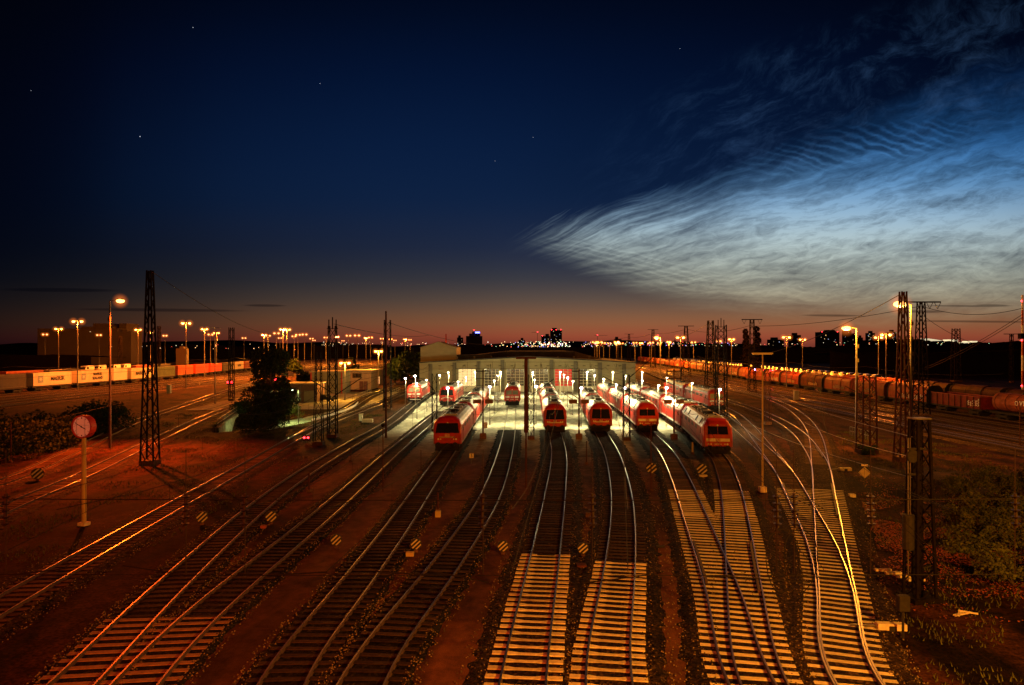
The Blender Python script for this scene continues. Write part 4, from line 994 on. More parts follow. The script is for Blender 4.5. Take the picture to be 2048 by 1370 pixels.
# ------------------------------------------------------------------ small buildings left of the depot
def block(name,label,px0,px1,pyb,pyt,m,depth,roofm='roof',cat='building',z0=None):
    Y=F*(HC-0.15)/(pyb-HY); x0,x1=at(px0,Y),at(px1,Y); zt=zpx(pyt,Y)
    r=empty(name,((x0+x1)/2,Y,0),0,label,cat); wdt=x1-x0
    MB().box((0,depth/2,zt/2),(wdt,depth,zt)).build('wall',M[m],r)
    MB().box((0,depth/2-0.1,zt+0.1),(wdt+0.5,depth+0.6,0.2)).build('roof',M[roofm],r)
    return r,wdt,zt
r,wd,zt=block('workshop','low workshop with a pale garage front and red corner posts, right of the round tree',622,684,786,744,'facade',9,'ochre')
for x in (-wd/2+0.05,wd/2-0.05): MB().box((x,-0.06,zt/2),(0.3,0.12,zt)).build('corner_post',M['redold'],r)
for k in range(6): MB().box((-wd/2+1.1+k*(wd-2)/5.5,-0.03,zt/2),(0.05,0.06,zt-0.3)).build('panel_seam',M['pilaster'],r)
r,wd,zt=block('workshop','low ochre workshop with three dark doors between the garage front and the depot',685,742,778,742,'ochre',10,'ochre')
for x in (-wd/2+1.5,-wd/2+5.0,wd/2-1.4): MB().box((x,-0.04,1.1),(1.0,0.08,2.2)).build('door',M['brick'],r)
for x in (-wd/2+0.9,-wd/2+3.3,wd/2-3.2): MB().box((x,-0.04,zt-1.2),(1.3,0.08,1.2)).build('window',M['glass'],r)
r,wd,zt=block('gatehouse','small grey hut with a lit white doorway left of the depot',742,762,768,741,'darkroof',7,'darkroof')
MB().box((0.6,-0.05,1.3),(0.9,0.08,2.2)).build('door',M['pane_white'],r)
r,wd,zt=block('carport','open fronted shelter with a pale flat roof beside the round tree',572,634,803,768,'brick',6,'ochre')
for x in (-wd/2+0.4,0,wd/2-0.4): MB().tube((x,-0.6,0),(x,-0.6,zt),0.08,n=6).build('post',M['steel'],r)
MB().box((wd/4,-0.05,1.2),(wd/3,0.08,2.3)).build('door',M['facade'],r)
r,wd,zt=block('trackside_hut','yellow lit trackside hut with a round silo shape left of the annex',770,812,752,735,'ochre',8,'ochre')
MB().ball((0,4,zt),2.6,12,8).build('tank_dome',M['ochre'],r)
# road, kerb path and guard rail by the underpass
def poly(name,pts,z,m,kind='structure'):
    mb=MB(); 
    for i in range(len(pts)-1):
        (a,b),(c,d)=pts[i],pts[i+1]
        N=8
        for k in range(N):
            p=[a[0]+(b[0]-a[0])*k/N,a[1]+(b[1]-a[1])*k/N]; q=[a[0]+(b[0]-a[0])*(k+1)/N,a[1]+(b[1]-a[1])*(k+1)/N]
            s_=[c[0]+(d[0]-c[0])*(k+1)/N,c[1]+(d[1]-c[1])*(k+1)/N]; t=[c[0]+(d[0]-c[0])*k/N,c[1]+(d[1]-c[1])*k/N]
            mb.face([(*p,H(*p)+z),(*q,H(*q)+z),(*s_,H(*s_)+z),(*t,H(*t)+z)])
    return tag(mb.build(name,m),kind=kind)
lft=[(-35.0,97),(-34.2,100),(-32.8,106),(-31.0,114),(-30,124),(-29.0,136),(-28.5,150),(-28.5,165)]; 
poly('path',[((x_-1.9,y_),(x_+2.2,y_)) for x_,y_ in lft],0.045,M['apron'])
poly('road',[((-58,128),(-30,130)),((-60,150),(-29,150)),((-60,180),(-27,180))],0.03,M['pave'])
gr=empty('guard_rail',(-30.5,112,0),0,'pale metal guard rail along the path right of the tube light','guard rail')
pts=[(-28.9,104),(-28.3,112),(-27.9,120),(-28.4,130),(-29.5,138)]
mb=MB()
for a,b in zip(pts,pts[1:]): mb.bar((a[0]+30.5,a[1]-112,0.65),(b[0]+30.5,b[1]-112,0.65),0.08,0.32)
mb.build('rail_beam',M['white'],gr)
for a in pts: MB().box((a[0]+30.5,a[1]-112,0.32),(0.1,0.1,0.65)).build('post',M['steel'],gr)
# underpass wing wall and railing
up=empty('underpass',(0,0,0),0,'small concrete railway underpass with a railing on the left','bridge')
mb=MB(); pr=None
for k in range(9):
    y=96.5+k*2.6; x=cut_line_x(y)+1.35
    if pr: 
        a,b=pr,(x,y); 
        mb.face([(a[0],a[1],-3.2),(b[0],b[1],-3.2),(b[0],b[1],0.42),(a[0],a[1],0.42)]); mb.face([(a[0]-0.5,a[1],0.42),(a[0],a[1],0.42),(b[0],b[1],0.42),(b[0]-0.5,b[1],0.42)]); mb.face([(a[0]-0.5,a[1],0.42),(a[0]-0.5,a[1],-0.3),(b[0]-0.5,b[1],-0.3),(b[0]-0.5,b[1],0.42)])
    pr=(x,y)
mb.build('wing_wall',M['apron'],up)
mb=MB()
for k in range(17):
    y=96.5+k*1.3; x=cut_line_x(y)+1.1; mb.tube((x,y,0.4),(x,y,1.5),0.035,n=5)
for Z in (0.95,1.5):
    mb.tube((cut_line_x(96.5)+1.1,96.5,Z),(cut_line_x(117.3)+1.1,117.3,Z),0.04,n=5)
mb.build('railing',M['steel'],up)
for px0,py0,px1,py1,lb in ((100,897,160,868,'thin railing at the foot of the hedge left of the clock'),(705,800,742,786,'yellow handrail in front of the ochre workshop'),(760,800,800,782,'yellow platform railing left of the leftmost depot locomotive'),(1700,868,1745,880,'bent handrail behind the short twin mast')):
    a=G(px0,py0); b=G(px1,py1); mb=MB(); n=10
    for k in range(n+1):
        x_=a[0]+(b[0]-a[0])*k/n; y_=a[1]+(b[1]-a[1])*k/n; mb.tube((x_,y_,H(x_,y_)),(x_,y_,H(x_,y_)+1.1),0.035,n=5)
    for Z in (0.55,1.1): mb.tube((a[0],a[1],H(*a)+Z),(b[0],b[1],H(*b)+Z),0.04,n=5)
    tag(mb.build('railing',M['ochre'] if 'yellow' in lb else M['steel']),lb,'railing')
x,y=G(650,801); car=empty('parked_car',(x,y,H(x,y)),R(70),'black parked car beside the pale garage front','car')

# ------------------------------------------------------------------ cars
def car_body(mb,L_=4.3,W=1.75,Hh=1.45):
    prof=[(-L_/2,0.35),(-L_/2,0.75),(-L_*0.46,0.88),(-L_*0.26,0.95),(-L_*0.12,Hh-0.05),(L_*0.18,Hh),(L_*0.38,1.0),(L_*0.47,0.95),(L_/2,0.8),(L_/2,0.35)]
    for k in range(1,len(prof)-2):
        (a,za),(b,zb)=prof[k],prof[k+1]
        wa=W*(0.5 if za<1.0 else 0.40); wb=W*(0.5 if zb<1.0 else 0.40)
        mb.face([(-wa,a,za),(wa,a,za),(wb,b,zb),(-wb,b,zb)])
        for s in (-1,1): mb.face([(s*W/2,a,0.35),(s*W/2,b,0.35),(s*wb,b,zb),(s*wa,a,za)])
    mb.face([(-W/2,-L_/2,0.35),(W/2,-L_/2,0.35),(W/2,-L_/2,0.75),(-W/2,-L_/2,0.75)]); mb.face([(-W/2,L_/2,0.35),(W/2,L_/2,0.35),(W/2,L_/2,0.8),(-W/2,L_/2,0.8)])
    mb.face([(-W/2,-L_/2,0.75),(W/2,-L_/2,0.75),(W/2,-L_*0.46,0.88),(-W/2,-L_*0.46,0.88)])
def car_parts(root,m):
    b=MB(); car_body(b); b.build('body',m,root)
    g_=MB()
    for (a,za,b_,zb) in ((-4.3*0.25,0.97,-4.3*0.13,1.36),(4.3*0.37,1.03,4.3*0.20,1.40)):
        g_.face([(-0.66,a,za+0.02),(0.66,a,za+0.02),(0.62,b_,zb+0.03),(-0.62,b_,zb+0.03)])
    g_.build('windscreen',M['glass'],root)
    for sx_ in (-1,1):
        for sy_ in (-1.3,1.35):
            MB().tube((sx_*0.72,sy_,0.32),(sx_*0.9,sy_,0.32),0.32,n=12).build('wheel',M['black'],root)
car_parts(car,M['black'])

# ------------------------------------------------------------------ locomotives
LW=1.49; LL=18.9
ZK=1.95
def slant(z,rk): return 0.0 if z<ZK else (z-ZK)*rk
def build_loco(variant,mred):
    global ZK
    ZK={'classic':1.95,'visor':1.90,'rounded':1.95,'steep':1.62}[variant]
    root=empty('locomotive'); tag(root,'x','locomotive')
    rk={'classic':0.20,'visor':0.34,'rounded':0.30,'steep':0.24}[variant]
    half=[(LW,0.85),(LW,ZK),(LW,2.80),(LW-0.10,3.00)]
    topz=3.0
    def sec(y,wsc,k):         # k: how much of the slant acts
        out=[]
        for x,z in half: out.append((x*wsc,y+slant(z,rk)*k,z))
        return out+[(-p[0],p[1],p[2]) for p in reversed(out)]
    nr=0.86 if variant=='rounded' else 0.90
    secs=[sec(0,nr,1),sec(0.10,nr+0.06,1),sec(0.45,1.0,1),sec(1.9,1.0,0.25),sec(2.6,1.0,0)]
    m=[[(p[0],LL-p[1],p[2]) for p in s_] for s_ in reversed(secs)]
    mb=MB(); mb.loft(secs+m,close=False,cap=True); mb.build('body',mred,root)
    # roof: rounded grey cap, hood over the cab in red
    def rsec(y,wsc,h_,k):
        pts=[(LW-0.10,3.0),(LW-0.28,3.0+0.30*h_),(LW-0.62,3.0+0.55*h_),(0.35,3.0+0.66*h_)] if variant!='rounded' else [(LW-0.10,3.0),(LW-0.34,3.0+0.36*h_),(LW-0.58,3.0+0.62*h_),(0.35,3.0+0.68*h_)]
        out=[(x*wsc,y+slant(z,rk)*k,z) for x,z in pts]
        return out+[(-p[0],p[1],p[2]) for p in reversed(out)]
    hood=[rsec(0.02,nr,0.15,1),rsec(0.15,0.96,0.7,1),rsec(0.5,1.0,1.0,1),rsec(1.15,1.0,1.0,0.6)]
    for fl in (0,1):
        s_=hood if not fl else [[(p[0],LL-p[1],p[2]) for p in q] for q in reversed(hood)]
        mb=MB(); mb.loft(s_,close=False,cap=True); mb.build('cab_roof',mred,root)
    mb=MB(); mb.loft([rsec(1.2,0.985,0.93,0.5),rsec(2.4,0.985,0.93,0.1),rsec(LL-1.7,0.985,0.93,0)],close=False,cap=True); mb.build('roof',M['roof'],root)
    # pale strip along the sill, painting in the floor's reflection
    for s in (-1,1):
        MB().box((s*(LW+0.006),LL/2,0.98),(0.02,LL-1.2,0.22)).build('sill_reflection',M['roof'] if variant!='rounded' else M['white'],root)
        for yy in (1.75,LL-1.75):
            d=MB().box((s*(LW+0.01),yy,1.85),(0.025,0.62,1.8)).build('door',mred,root)
            MB().box((s*(LW+0.025),yy,2.35),(0.02,0.42,0.6)).build('window',M['glass'],d)
            MB().tube((s*(LW+0.06),yy+0.42,1.0),(s*(LW+0.06),yy+0.42,2.4),0.02,n=5).build('handrail',M['steel'],d)
        for k in range(4 if variant!='visor' else 3):
            MB().box((s*(LW+0.008),5.0+k*2.9,2.45),(0.02,1.9,0.42)).build('side_vent',M['vent'],root)
        if variant=='rounded':       # white louvred roof flanks with dark fans
            p=MB(); p.loft([[(s*(LW+0.015),y,2.78),(s*(LW-0.50),y,3.62),(s*(LW-0.60),y,3.58),(s*(LW-0.10),y,2.76)] for y in (2.3,LL-2.3)]); rp_=p.build('roof_flank',M['white'],root)
            for yy in (3.0,6.3,LL-6.3,LL-3.0):
                MB().loft([[(s*(LW-0.03),y,2.90),(s*(LW-0.40),y,3.50),(s*(LW-0.50),y,3.44),(s*(LW-0.15),y,2.86)] for y in (yy-0.35,yy+0.35)]).build('fan_grille',M['black'],rp_)
    # face
    for fl in (0,1):
        def P(x,z,o=0.012):
            y=slant(z,rk)-o; return (x,y,z) if not fl else (-x,LL-y,z)
        def quad(n_,pts,m_,o=0.012,parent=None):
            q=MB(); q.face([P(x,z,o) for x,z in pts]); return q.build(n_,m_,parent or root)
        w_=LW*nr
        if variant=='classic':
            for s in (-1,1): quad('windscreen',[(s*0.07,2.12),(s*1.12,2.12),(s*1.08,2.88),(s*0.07,2.88)][::s],M['glass2'])
            for s in (-1,1): quad('front_panel',[(s*0.50,1.50),(s*1.22,1.50),(s*1.22,1.86),(s*0.50,1.86)][::s],M['white'])
            lg=quad('logo',[(-0.27,1.50),(0.27,1.50),(0.27,1.86),(-0.27,1.86)],M['white'])
            zl=1.22
        elif variant=='visor':
            quad('windscreen',[(-w_*0.93,1.98),(w_*0.93,1.98),(w_*0.80,2.98),(-w_*0.80,2.98)],M['glass'])
            quad('front_panel',[(-0.75,1.50),(0.75,1.50),(0.85,1.62),(-0.85,1.62)],M['roof'],0.02)
            lg=quad('logo',[(-0.24,1.60),(0.24,1.60),(0.24,1.90),(-0.24,1.90)],M['white'],0.03)
            zl=1.35
        elif variant=='steep':
            quad('windscreen',[(-w_*0.90,1.75),(-0.03,1.75),(-0.03,2.95),(-w_*0.78,2.95)],M['glass'])
            quad('windscreen',[(0.03,1.75),(w_*0.90,1.75),(w_*0.78,2.95),(0.03,2.95)],M['glass'])
            quad('front_panel',[(-0.95,1.30),(0.95,1.30),(1.05,1.40),(-1.05,1.40)],M['white'],0.02)
            lg=quad('logo',[(-0.22,1.44),(0.22,1.44),(0.22,1.68),(-0.22,1.68)],M['white'],0.03)
            zl=1.45
        else:
            quad('windscreen',[(-1.02,2.12),(-0.02,2.12),(-0.02,2.92),(-0.95,2.92)],M['glass'])
            quad('windscreen',[(0.02,2.12),(1.02,2.12),(0.95,2.92),(0.02,2.92)],M['glass'])
            quad('front_panel',[(-1.16,1.42),(1.16,1.42),(1.16,1.72),(-1.16,1.72)],M['white'])
            lg=quad('logo',[(-0.30,1.43),(0.30,1.43),(0.30,1.71),(-0.30,1.71)],M['white'],0.03)
            zl=1.15
        # red framed logo with two letters
        q=MB(); zc=sum(v.co.z for v in lg.data.vertices)/4; hw=0.22
        for a,b,c,d in ((-hw,zc-0.13,hw,zc-0.10),(-hw,zc+0.10,hw,zc+0.13),(-hw,zc-0.13,-hw+0.03,zc+0.13),(hw-0.03,zc-0.13,hw,zc+0.13)):
            q.face([P(a,b,0.04),P(c,b,0.04),P(c,d,0.04),P(a,d,0.04)])
        q.build('logo_frame',M['red'],lg)
        y0=slant(zc,rk)-0.045
        t=text_obj('lettering','DB',M['red'],0.24,(0,y0 if not fl else LL-y0,zc),(R(90),0,0 if not fl else R(180)),lg,0.004,0.008)
        if variant in('rounded','classic') :
            y0=slant(zl,rk)-0.02
            text_obj('number_lettering',{'rounded':'152 096-6','classic':'185 187-4'}[variant],M['white'],0.17,(0,y0 if not fl else LL-y0,zl),(R(90),0,0 if not fl else R(180)),root,0.004,0.003)
        for s in (-1,1):
            c=P(s*0.93,zl,0.02); c2=P(s*0.93,zl,-0.05); MB().tube(c,c2,0.10,n=10).build('headlight',M['lens'],root)
            c=P(s*0.68,zl,0.02); c2=P(s*0.68,zl,-0.05); MB().tube(c,c2,0.07,n=8).build('tail_light',M['lens'],root)
        MB().tube(P(0,3.02,0.03),P(0,3.02,-0.05),0.09,n=8).build('headlight',M['lens'],root)
        mb=MB()
        e=-1 if not fl else 1; y0=0 if not fl else LL
        mb.box((0,y0-e*0.25,0.72),(2.5,0.5,0.42)); mb.loft([[(-1.3,y0+e*0.05,0.16),(-1.2,y0-e*0.4,0.50),(1.2,y0-e*0.4,0.50),(1.3,y0+e*0.05,0.16)],[(-1.3,y0+e*0.08,0.20),(-1.2,y0-e*0.3,0.62),(1.2,y0-e*0.3,0.62),(1.3,y0+e*0.08,0.20)]]); mb.box((0,y0+e*0.12,0.82),(0.25,0.4,0.25)); mb.build('buffer_beam',M['black'],root)
        for s in (-1,1):
            b=MB().tube((s*0.88,y0-e*0.1,0.82),(s*0.88,y0+e*0.48,0.82),0.10,n=8); b.tube((s*0.88,y0+e*0.46,0.82),(s*0.88,y0+e*0.56,0.82),0.27,n=14); b.build('buffer',M['black'],root)
            MB().tube((s*1.34,y0+e*0.06,0.7),(s*1.34,y0+e*0.06,1.5),0.02,n=5).build('handrail',M['steel'],root)
    # running gear
    for yy in (4.2,LL-4.2):
        b=MB(); 
        for s in (-1,1): b.box((s*1.12,yy,0.62),(0.16,4.1,0.38)); b.box((s*1.2,yy-1.3,0.45),(0.18,0.5,0.4)); b.box((s*1.2,yy+1.3,0.45),(0.18,0.5,0.4)); b.tube((s*1.22,yy,0.35),(s*1.22,yy,0.95),0.14,n=8)
        b.box((0,yy,0.62),(2.2,0.3,0.25)); bg_=b.build('bogie',M['black'],root)
        for dy in (-1.3,1.3): MB().tube((-0.80,yy+dy,0.60),(0.80,yy+dy,0.60),0.58,n=18).build('wheelset',M['black'],bg_)
    MB().box((0,LL/2,0.55),(2.4,4.6,0.6)).build('transformer_box',M['black'],root)
    # roof gear
    for yy,dr in ((4.3,1),(LL-4.3,-1)):
        p=MB()
        for s in (-1,1):
            p.tube((s*0.52,yy-0.7,3.75),(s*0.52,yy+0.7,3.75),0.035,n=5)
            p.tube((s*0.45,yy-dr*0.7,3.80),(s*0.40,yy+dr*1.0,3.93),0.032,n=5); p.tube((s*0.40,yy+dr*1.0,3.95),(s*0.5,yy-dr*0.55,4.06),0.022,n=5)
        for q_ in (-0.7,0.7): p.tube((-0.52,yy+q_,3.75),(0.52,yy+q_,3.75),0.035,n=5)
        for o in (-0.18,0.18): p.tube((-0.62,yy-dr*0.55+o,4.10),(0.62,yy-dr*0.55+o,4.10),0.030,n=5); p.tube((0.62,yy-dr*0.55+o,4.10),(0.92,yy-dr*0.55+o,3.95),0.028,n=5); p.tube((-0.62,yy-dr*0.55+o,4.10),(-0.92,yy-dr*0.55+o,3.95),0.028,n=5)
        pg=p.build('pantograph',M['black'],root)
        for s in (-1,1):
            for q_ in (-0.7,0.7):
                i_=MB(); insulator(i_,(s*0.52,yy+q_,3.58),(s*0.52,yy+q_,3.76),3,0.10); i_.build('insulator',M['insul'],pg)
    for yy,w__,l_,h__ in ((7.0,0.8,1.0,0.30),(8.6,1.0,0.8,0.22),(10.1,0.6,1.1,0.34),(11.8,1.0,0.7,0.24),(2.55,1.4,0.5,0.16),(16.35,1.4,0.5,0.16)): MB().box((0.12,yy,3.62+h__/2),(w__,l_,h__)).build('roof_box',M['black'] if w__<0.9 else M['roof'],root)
    for k in range(6):
        i_=MB(); insulator(i_,(-0.55+0.05*(k%2),6.2+k*1.3,3.58),(-0.55+0.05*(k%2),6.2+k*1.3,3.92),4,0.11); i_.build('insulator',M['insul'],root)
    q=MB(); q.tube((-0.53,5.2,3.95),(-0.53,LL-5.2,3.95),0.03,n=5); q.tube((0.5,5.0,3.72),(0.62,LL-5,3.72),0.025,n=5); q.build('roof_cable',M['wire'],root)
    return root
LP={v_:build_loco(v_,M['red'] if v_!='rounded' else M['red']) for v_ in ('classic','visor','rounded','steep')}
used={}
def put_loco(tk,yfront,variant,label,k=0):
    tr=T[tk]; d=tr.dist_at_y(yfront)+k*19.6
    p,_=tr.at(d+2.5); q,_=tr.at(d+LL-2.5)
    dv_=(q-p).normalized(); f0=p-dv_*2.5; rz=math.atan2(dv_.y,dv_.x)-math.pi/2
    src=LP[variant]; o=src if variant not in used else copy_tree(src); used[variant]=1
    place(o,(f0.x,f0.y,H(f0.x,f0.y)+ZT),rz,label,'red electric locomotives parked in front of the depot'); return o
FY=lambda py: F*(HC-0.15)/(py-HY)
put_loco('L4',FY(806),'classic','red locomotive with two white front squares, farthest left of the depot row')
put_loco('L5',FY(813),'visor','red locomotive with a black visor windscreen, second from the left of the depot')
put_loco('L6',FY(906),'visor','big dark fronted red locomotive nearest the camera on the left, head of its line')
put_loco('L6',FY(906),'classic','red locomotive coupled right behind the big dark fronted one on the left',1)
put_loco('L6',FY(906),'classic','third and last locomotive of the left line, close to the shed doors',2)
put_loco('L7',FY(813),'classic','single red locomotive with two white front squares in the middle of the yard')
put_loco('L8',FY(868),'steep','red locomotive with a split black windscreen heading the line right of the centre pole')
put_loco('L8',FY(868),'classic','second locomotive in the line right of the centre pole',1)
put_loco('L8',FY(868),'classic','third locomotive in the line right of the centre pole, nearest the shed',2)
put_loco('L9',FY(866),'steep','red locomotive with tall sloping black windscreen and thin pale front stripes')
put_loco('L9',FY(866),'classic','locomotive behind the one with tall sloping windscreen and thin pale stripes',1)
put_loco('L10',FY(866),'rounded','orange lit locomotive with white roof flanks and pale front band, second line from the right')
put_loco('L10',FY(866),'rounded','pale washed out locomotive with grey side grilles behind the first in the second right line',1)
put_loco('L10',FY(866),'classic','third locomotive of the second right line, bright orange near the shed',2)
put_loco('L11',FY(913),'rounded','nearest right hand locomotive with white roof flank and wide cream front band')
put_loco('L11',FY(913),'rounded','orange lit locomotive directly behind the nearest right hand one',1)
put_loco('L11',FY(913),'classic','third locomotive of the rightmost depot line with a grey roof',2)
put_loco('L11',FY(913),'classic','fourth and last locomotive of the rightmost depot line',3)
put_loco('LA2',FY(823),'classic','red locomotive with two yellow lit squares outside the right edge of the depot')
put_loco('LA2',FY(823),'classic','red locomotive half hidden behind the one outside the right edge of the depot',1)
put_loco('L3b',238,'classic','lone red locomotive in the shadow beside the left wall of the shed',0)

# ------------------------------------------------------------------ freight wagons
def running(root,L_,axle=None):
    mb=MB(); mb.box((0,L_/2,1.02),(2.5,L_-0.4,0.30))
    for s in (-1,1):
        for e,y0 in ((-1,0.0),(1,L_)): mb.tube((s*0.88,y0,1.02),(s*0.88,y0+e*0.55,1.02),0.09,n=6); mb.tube((s*0.88,y0+e*0.5,1.02),(s*0.88,y0+e*0.6,1.02),0.24,n=10)
    mb.build('underframe',M['black'],root)
    for yy in (2.6,L_-2.6):
        b=MB()
        for s in (-1,1): b.box((s*1.0,yy,0.50),(0.14,2.6,0.34))
        b.box((0,yy,0.5),(2.0,0.3,0.2)); bg_=b.build('bogie',M['black'],root)
        for dy in (-0.9,0.9): MB().tube((-0.8,yy+dy,0.46),(0.8,yy+dy,0.46),0.44,n=12).build('wheelset',M['black'],bg_)
def graff(root,x,y0,y1,z0,z1,m,seed,name='graffiti'):
    rr=random.Random(seed); mb=MB()
    y=y0
    while y<y1:
        w_=rr.uniform(0.35,0.7); h_=rr.uniform(0.5,1.0)*(z1-z0); zz=z0+rr.uniform(0,0.2)*(z1-z0); pr=None
        for k in range(9):
            c=(x,y+w_*(0.5+0.45*math.sin(k*2.1+seed)),zz+h_*(k/8)); 
            if pr: mb.bar(pr,c,0.02,0.10)
            pr=c
        y+=w_+0.12
    return mb.build(name,m,root)
def hood_wagon(mcol,mrib,mg,seed,L_=14.2):
    root=empty('hooded_wagon'); tag(root,'x','freight wagon'); running(root,L_)
    def s_(y,w_,h_):
        pts=[]
        for k in range(9):
            a=math.pi*k/8; x=w_*math.cos(a); z=1.2+1.35+ (h_-2.55)*math.sin(a)**0.8 if 0<k<8 else 1.2+1.35
            pts.append((x*(1.0 if k not in(0,8) else 1),y,z))
        return [(w_,y,1.18)]+pts+[(-w_,y,1.18)]
    for a,b,sc in ((0.25,L_*0.36,1.0),(L_*0.35,L_*0.65,1.035),(L_*0.64,L_-0.25,1.0)):
        MB().loft([s_(a,1.42*sc,4.15*sc),s_(b,1.42*sc,4.15*sc)]).build('hood',mcol,root)
    for y in (0.15,L_*0.35,L_*0.65,L_-0.30):
        MB().loft([s_(y,1.50,4.27),s_(y+0.16,1.50,4.27)]).build('hoop',mrib,root)
    for s in (-1,1): graff(root,s*1.47,1.2+seed%3,L_*0.6,1.4,2.35,mg,seed+s)
    return root
M['hoodA']=mat('hood_orange_brown',(0.30,0.045,0.018),0.6,0,0.5,0.8,spec=0.1)
M['hoodB']=mat('hood_pale_grey',(0.26,0.065,0.028),0.6,0,0.45,0.8,spec=0.1)
M['hoodC']=mat('hood_dark_red',(0.17,0.018,0.010),0.6,0,0.5,0.8,spec=0.1)
M['hoodD']=mat('hood_dark_brown',(0.07,0.022,0.013),0.7,0,0.5,0.8,spec=0.05)
HWs=[hood_wagon(M['hoodA'],M['black'],M['white'],3),hood_wagon(M['hoodB'],M['hoodD'],M['redold'],5),hood_wagon(M['hoodC'],M['hoodD'],M['facade'],8),hood_wagon(M['hoodD'],M['black'],M['ochre'],11)]
hu=[0]*4
def open_wagon(L_=14.0):
    root=empty('open_wagon'); tag(root,'x','freight wagon'); running(root,L_)
    mb=MB()
    for s in (-1,1): mb.box((s*1.38,L_/2,2.1),(0.06,L_-0.4,1.9))
    mb.box((0,0.22,2.1),(2.76,0.06,1.9)); mb.box((0,L_-0.22,2.1),(2.76,0.06,1.9)); mb.box((0,L_/2,1.22),(2.7,L_-0.5,0.08)); mb.build('body',M['hoodC'],root)
    for s in (-1,1):
        for k in range(9): MB().box((s*1.45,0.3+k*(L_-0.6)/8,2.08),(0.10,0.16,1.9)).build('stanchion',M['hoodD'],root)
        MB().box((s*1.40,L_/2,3.08),(0.16,L_-0.3,0.12)).build('top_rail',M['hoodA'],root)
        graff(root,s*1.42,0.6,3.4,1.4,2.8,M['white'],21)
    return root
def tank_wagon(L_=12.5):
    root=empty('tank_wagon'); tag(root,'x','freight wagon'); running(root,L_)
    mb=MB(); N=16
    for a,b,ra,rb in ((0.6,0.9,0.9,1.38),(0.9,L_-0.9,1.38,1.38),(L_-0.9,L_-0.6,1.38,0.9)): mb.tube((0,a,2.65),(0,b,2.65),ra,rb,N)
    tb=mb.build('tank',M['hoodB'],root,smooth=False)
    for k in range(5): MB().tube((0,1.6+k*(L_-3.2)/4,2.65),(0,1.7+k*(L_-3.2)/4,2.65),1.41,n=N).build('tank_band',M['hoodD'],root)
    MB().tube((0,L_/2,3.9),(0,L_/2,4.25),0.35,n=10).build('dome_hatch',M['black'],root)
    text_obj('lettering','VTG',M['white'],0.95,(-1.44,L_*0.36,2.75),(R(90),0,R(-90)),root,0.01,0.02)
    q=MB(); 
    for k in range(12):
        a=2*math.pi*k/12; b=2*math.pi*(k+1)/12; q.bar((-1.44,L_*0.36+1.55+0.3*math.cos(a),2.75+0.3*math.sin(a)),(-1.44,L_*0.36+1.55+0.3*math.cos(b),2.75+0.3*math.sin(b)),0.05,0.08)
    q.build('round_emblem',M['white'],root)
    return root
def on_track(tk,d,o,L_,label,group,cant=0):
    tr=T[tk]; p,_=tr.at(d+2); q,_=tr.at(d+L_-2); dv_=(q-p).normalized(); f0=p-dv_*2; rz=math.atan2(dv_.y,dv_.x)-math.pi/2
    return place(o,(f0.x,f0.y,H(f0.x,f0.y)+ZT),rz,label,group)
tr=T['R4']; d=tr.dist_at_y(100)
tw=tank_wagon(); on_track('R4',d-1,tw,12.5,'grey tank wagon with white letters at the right edge','wagons of the long right hand freight train'); d+=13.0
ow=open_wagon(); on_track('R4',d,ow,14.0,'open sided red brown gondola wagon behind the tank wagon','wagons of the long right hand freight train'); d+=15.0
seq=[0,2,2,3,2,0,1,1,0,1,3,1,0,1,1,2,0,1,1,0,1,3,1,1,0,1,1]
cl={0:'orange brown',1:'pale',2:'dark red',3:'dark brown'}
for i,c in enumerate(seq):
    o=HWs[c] if not hu[c] else copy_tree(HWs[c]); hu[c]=1
    on_track('R4',d,o,14.2,'%s hooded wagon, %s hooded one behind the gondola'%(cl[c],ORDL[i]),'wagons of the long right hand freight train'); d+=15.3
d=T['R5'].dist_at_y(104)
for i,c in enumerate([3,3,3,1,1]):
    o=copy_tree(HWs[c]); on_track('R5',d,o,14.2,'%s curved roof wagon in the second right train, %s from the right edge'%(cl[c],ORDL[i]),'wagons of the second right hand freight train'); d+=15.3
# car carriers far behind
def carrier(L_=24.0):
    root=empty('car_carrier_wagon'); tag(root,'x','freight wagon'); running(root,L_)
    MB().box((0,L_/2,1.25),(2.7,L_-0.3,0.12)).build('lower_deck',M['hoodD'],root); MB().box((0,L_/2,3.0),(2.7,L_-0.3,0.12)).build('upper_deck',M['hoodD'],root)
    mb=MB()
    for s in (-1,1):
        for k in range(7): mb.box((s*1.36,0.5+k*(L_-1)/6,2.1),(0.08,0.12,1.8))
    mb.build('stanchion_row',M['hoodD'],root); return root
cp=carrier(); cars=[]
M['carA']=mat('car_paint_pale',(0.5,0.47,0.42),0.25,0.2,0.1,2,spec=0.6); M['carB']=mat('car_paint_dark',(0.08,0.07,0.07),0.25,0.2,0.1,2,spec=0.6)
def mkcar(m,lab='x'):
    r=empty('new_car'); tag(r,lab,'car'); b=MB(); car_body(b); b.build('body',m,r)
    g_=MB(); g_.face([(-0.66,-1.07,1.0),(0.66,-1.07,1.0),(0.62,-0.56,1.4),(-0.62,-0.56,1.4)]); g_.build('windscreen',M['glass'],r)
    return r
ca,cb_=mkcar(M['carA']),mkcar(M['carB']); cu_={0:0,1:0}
d=T['R6'].dist_at_y(175)
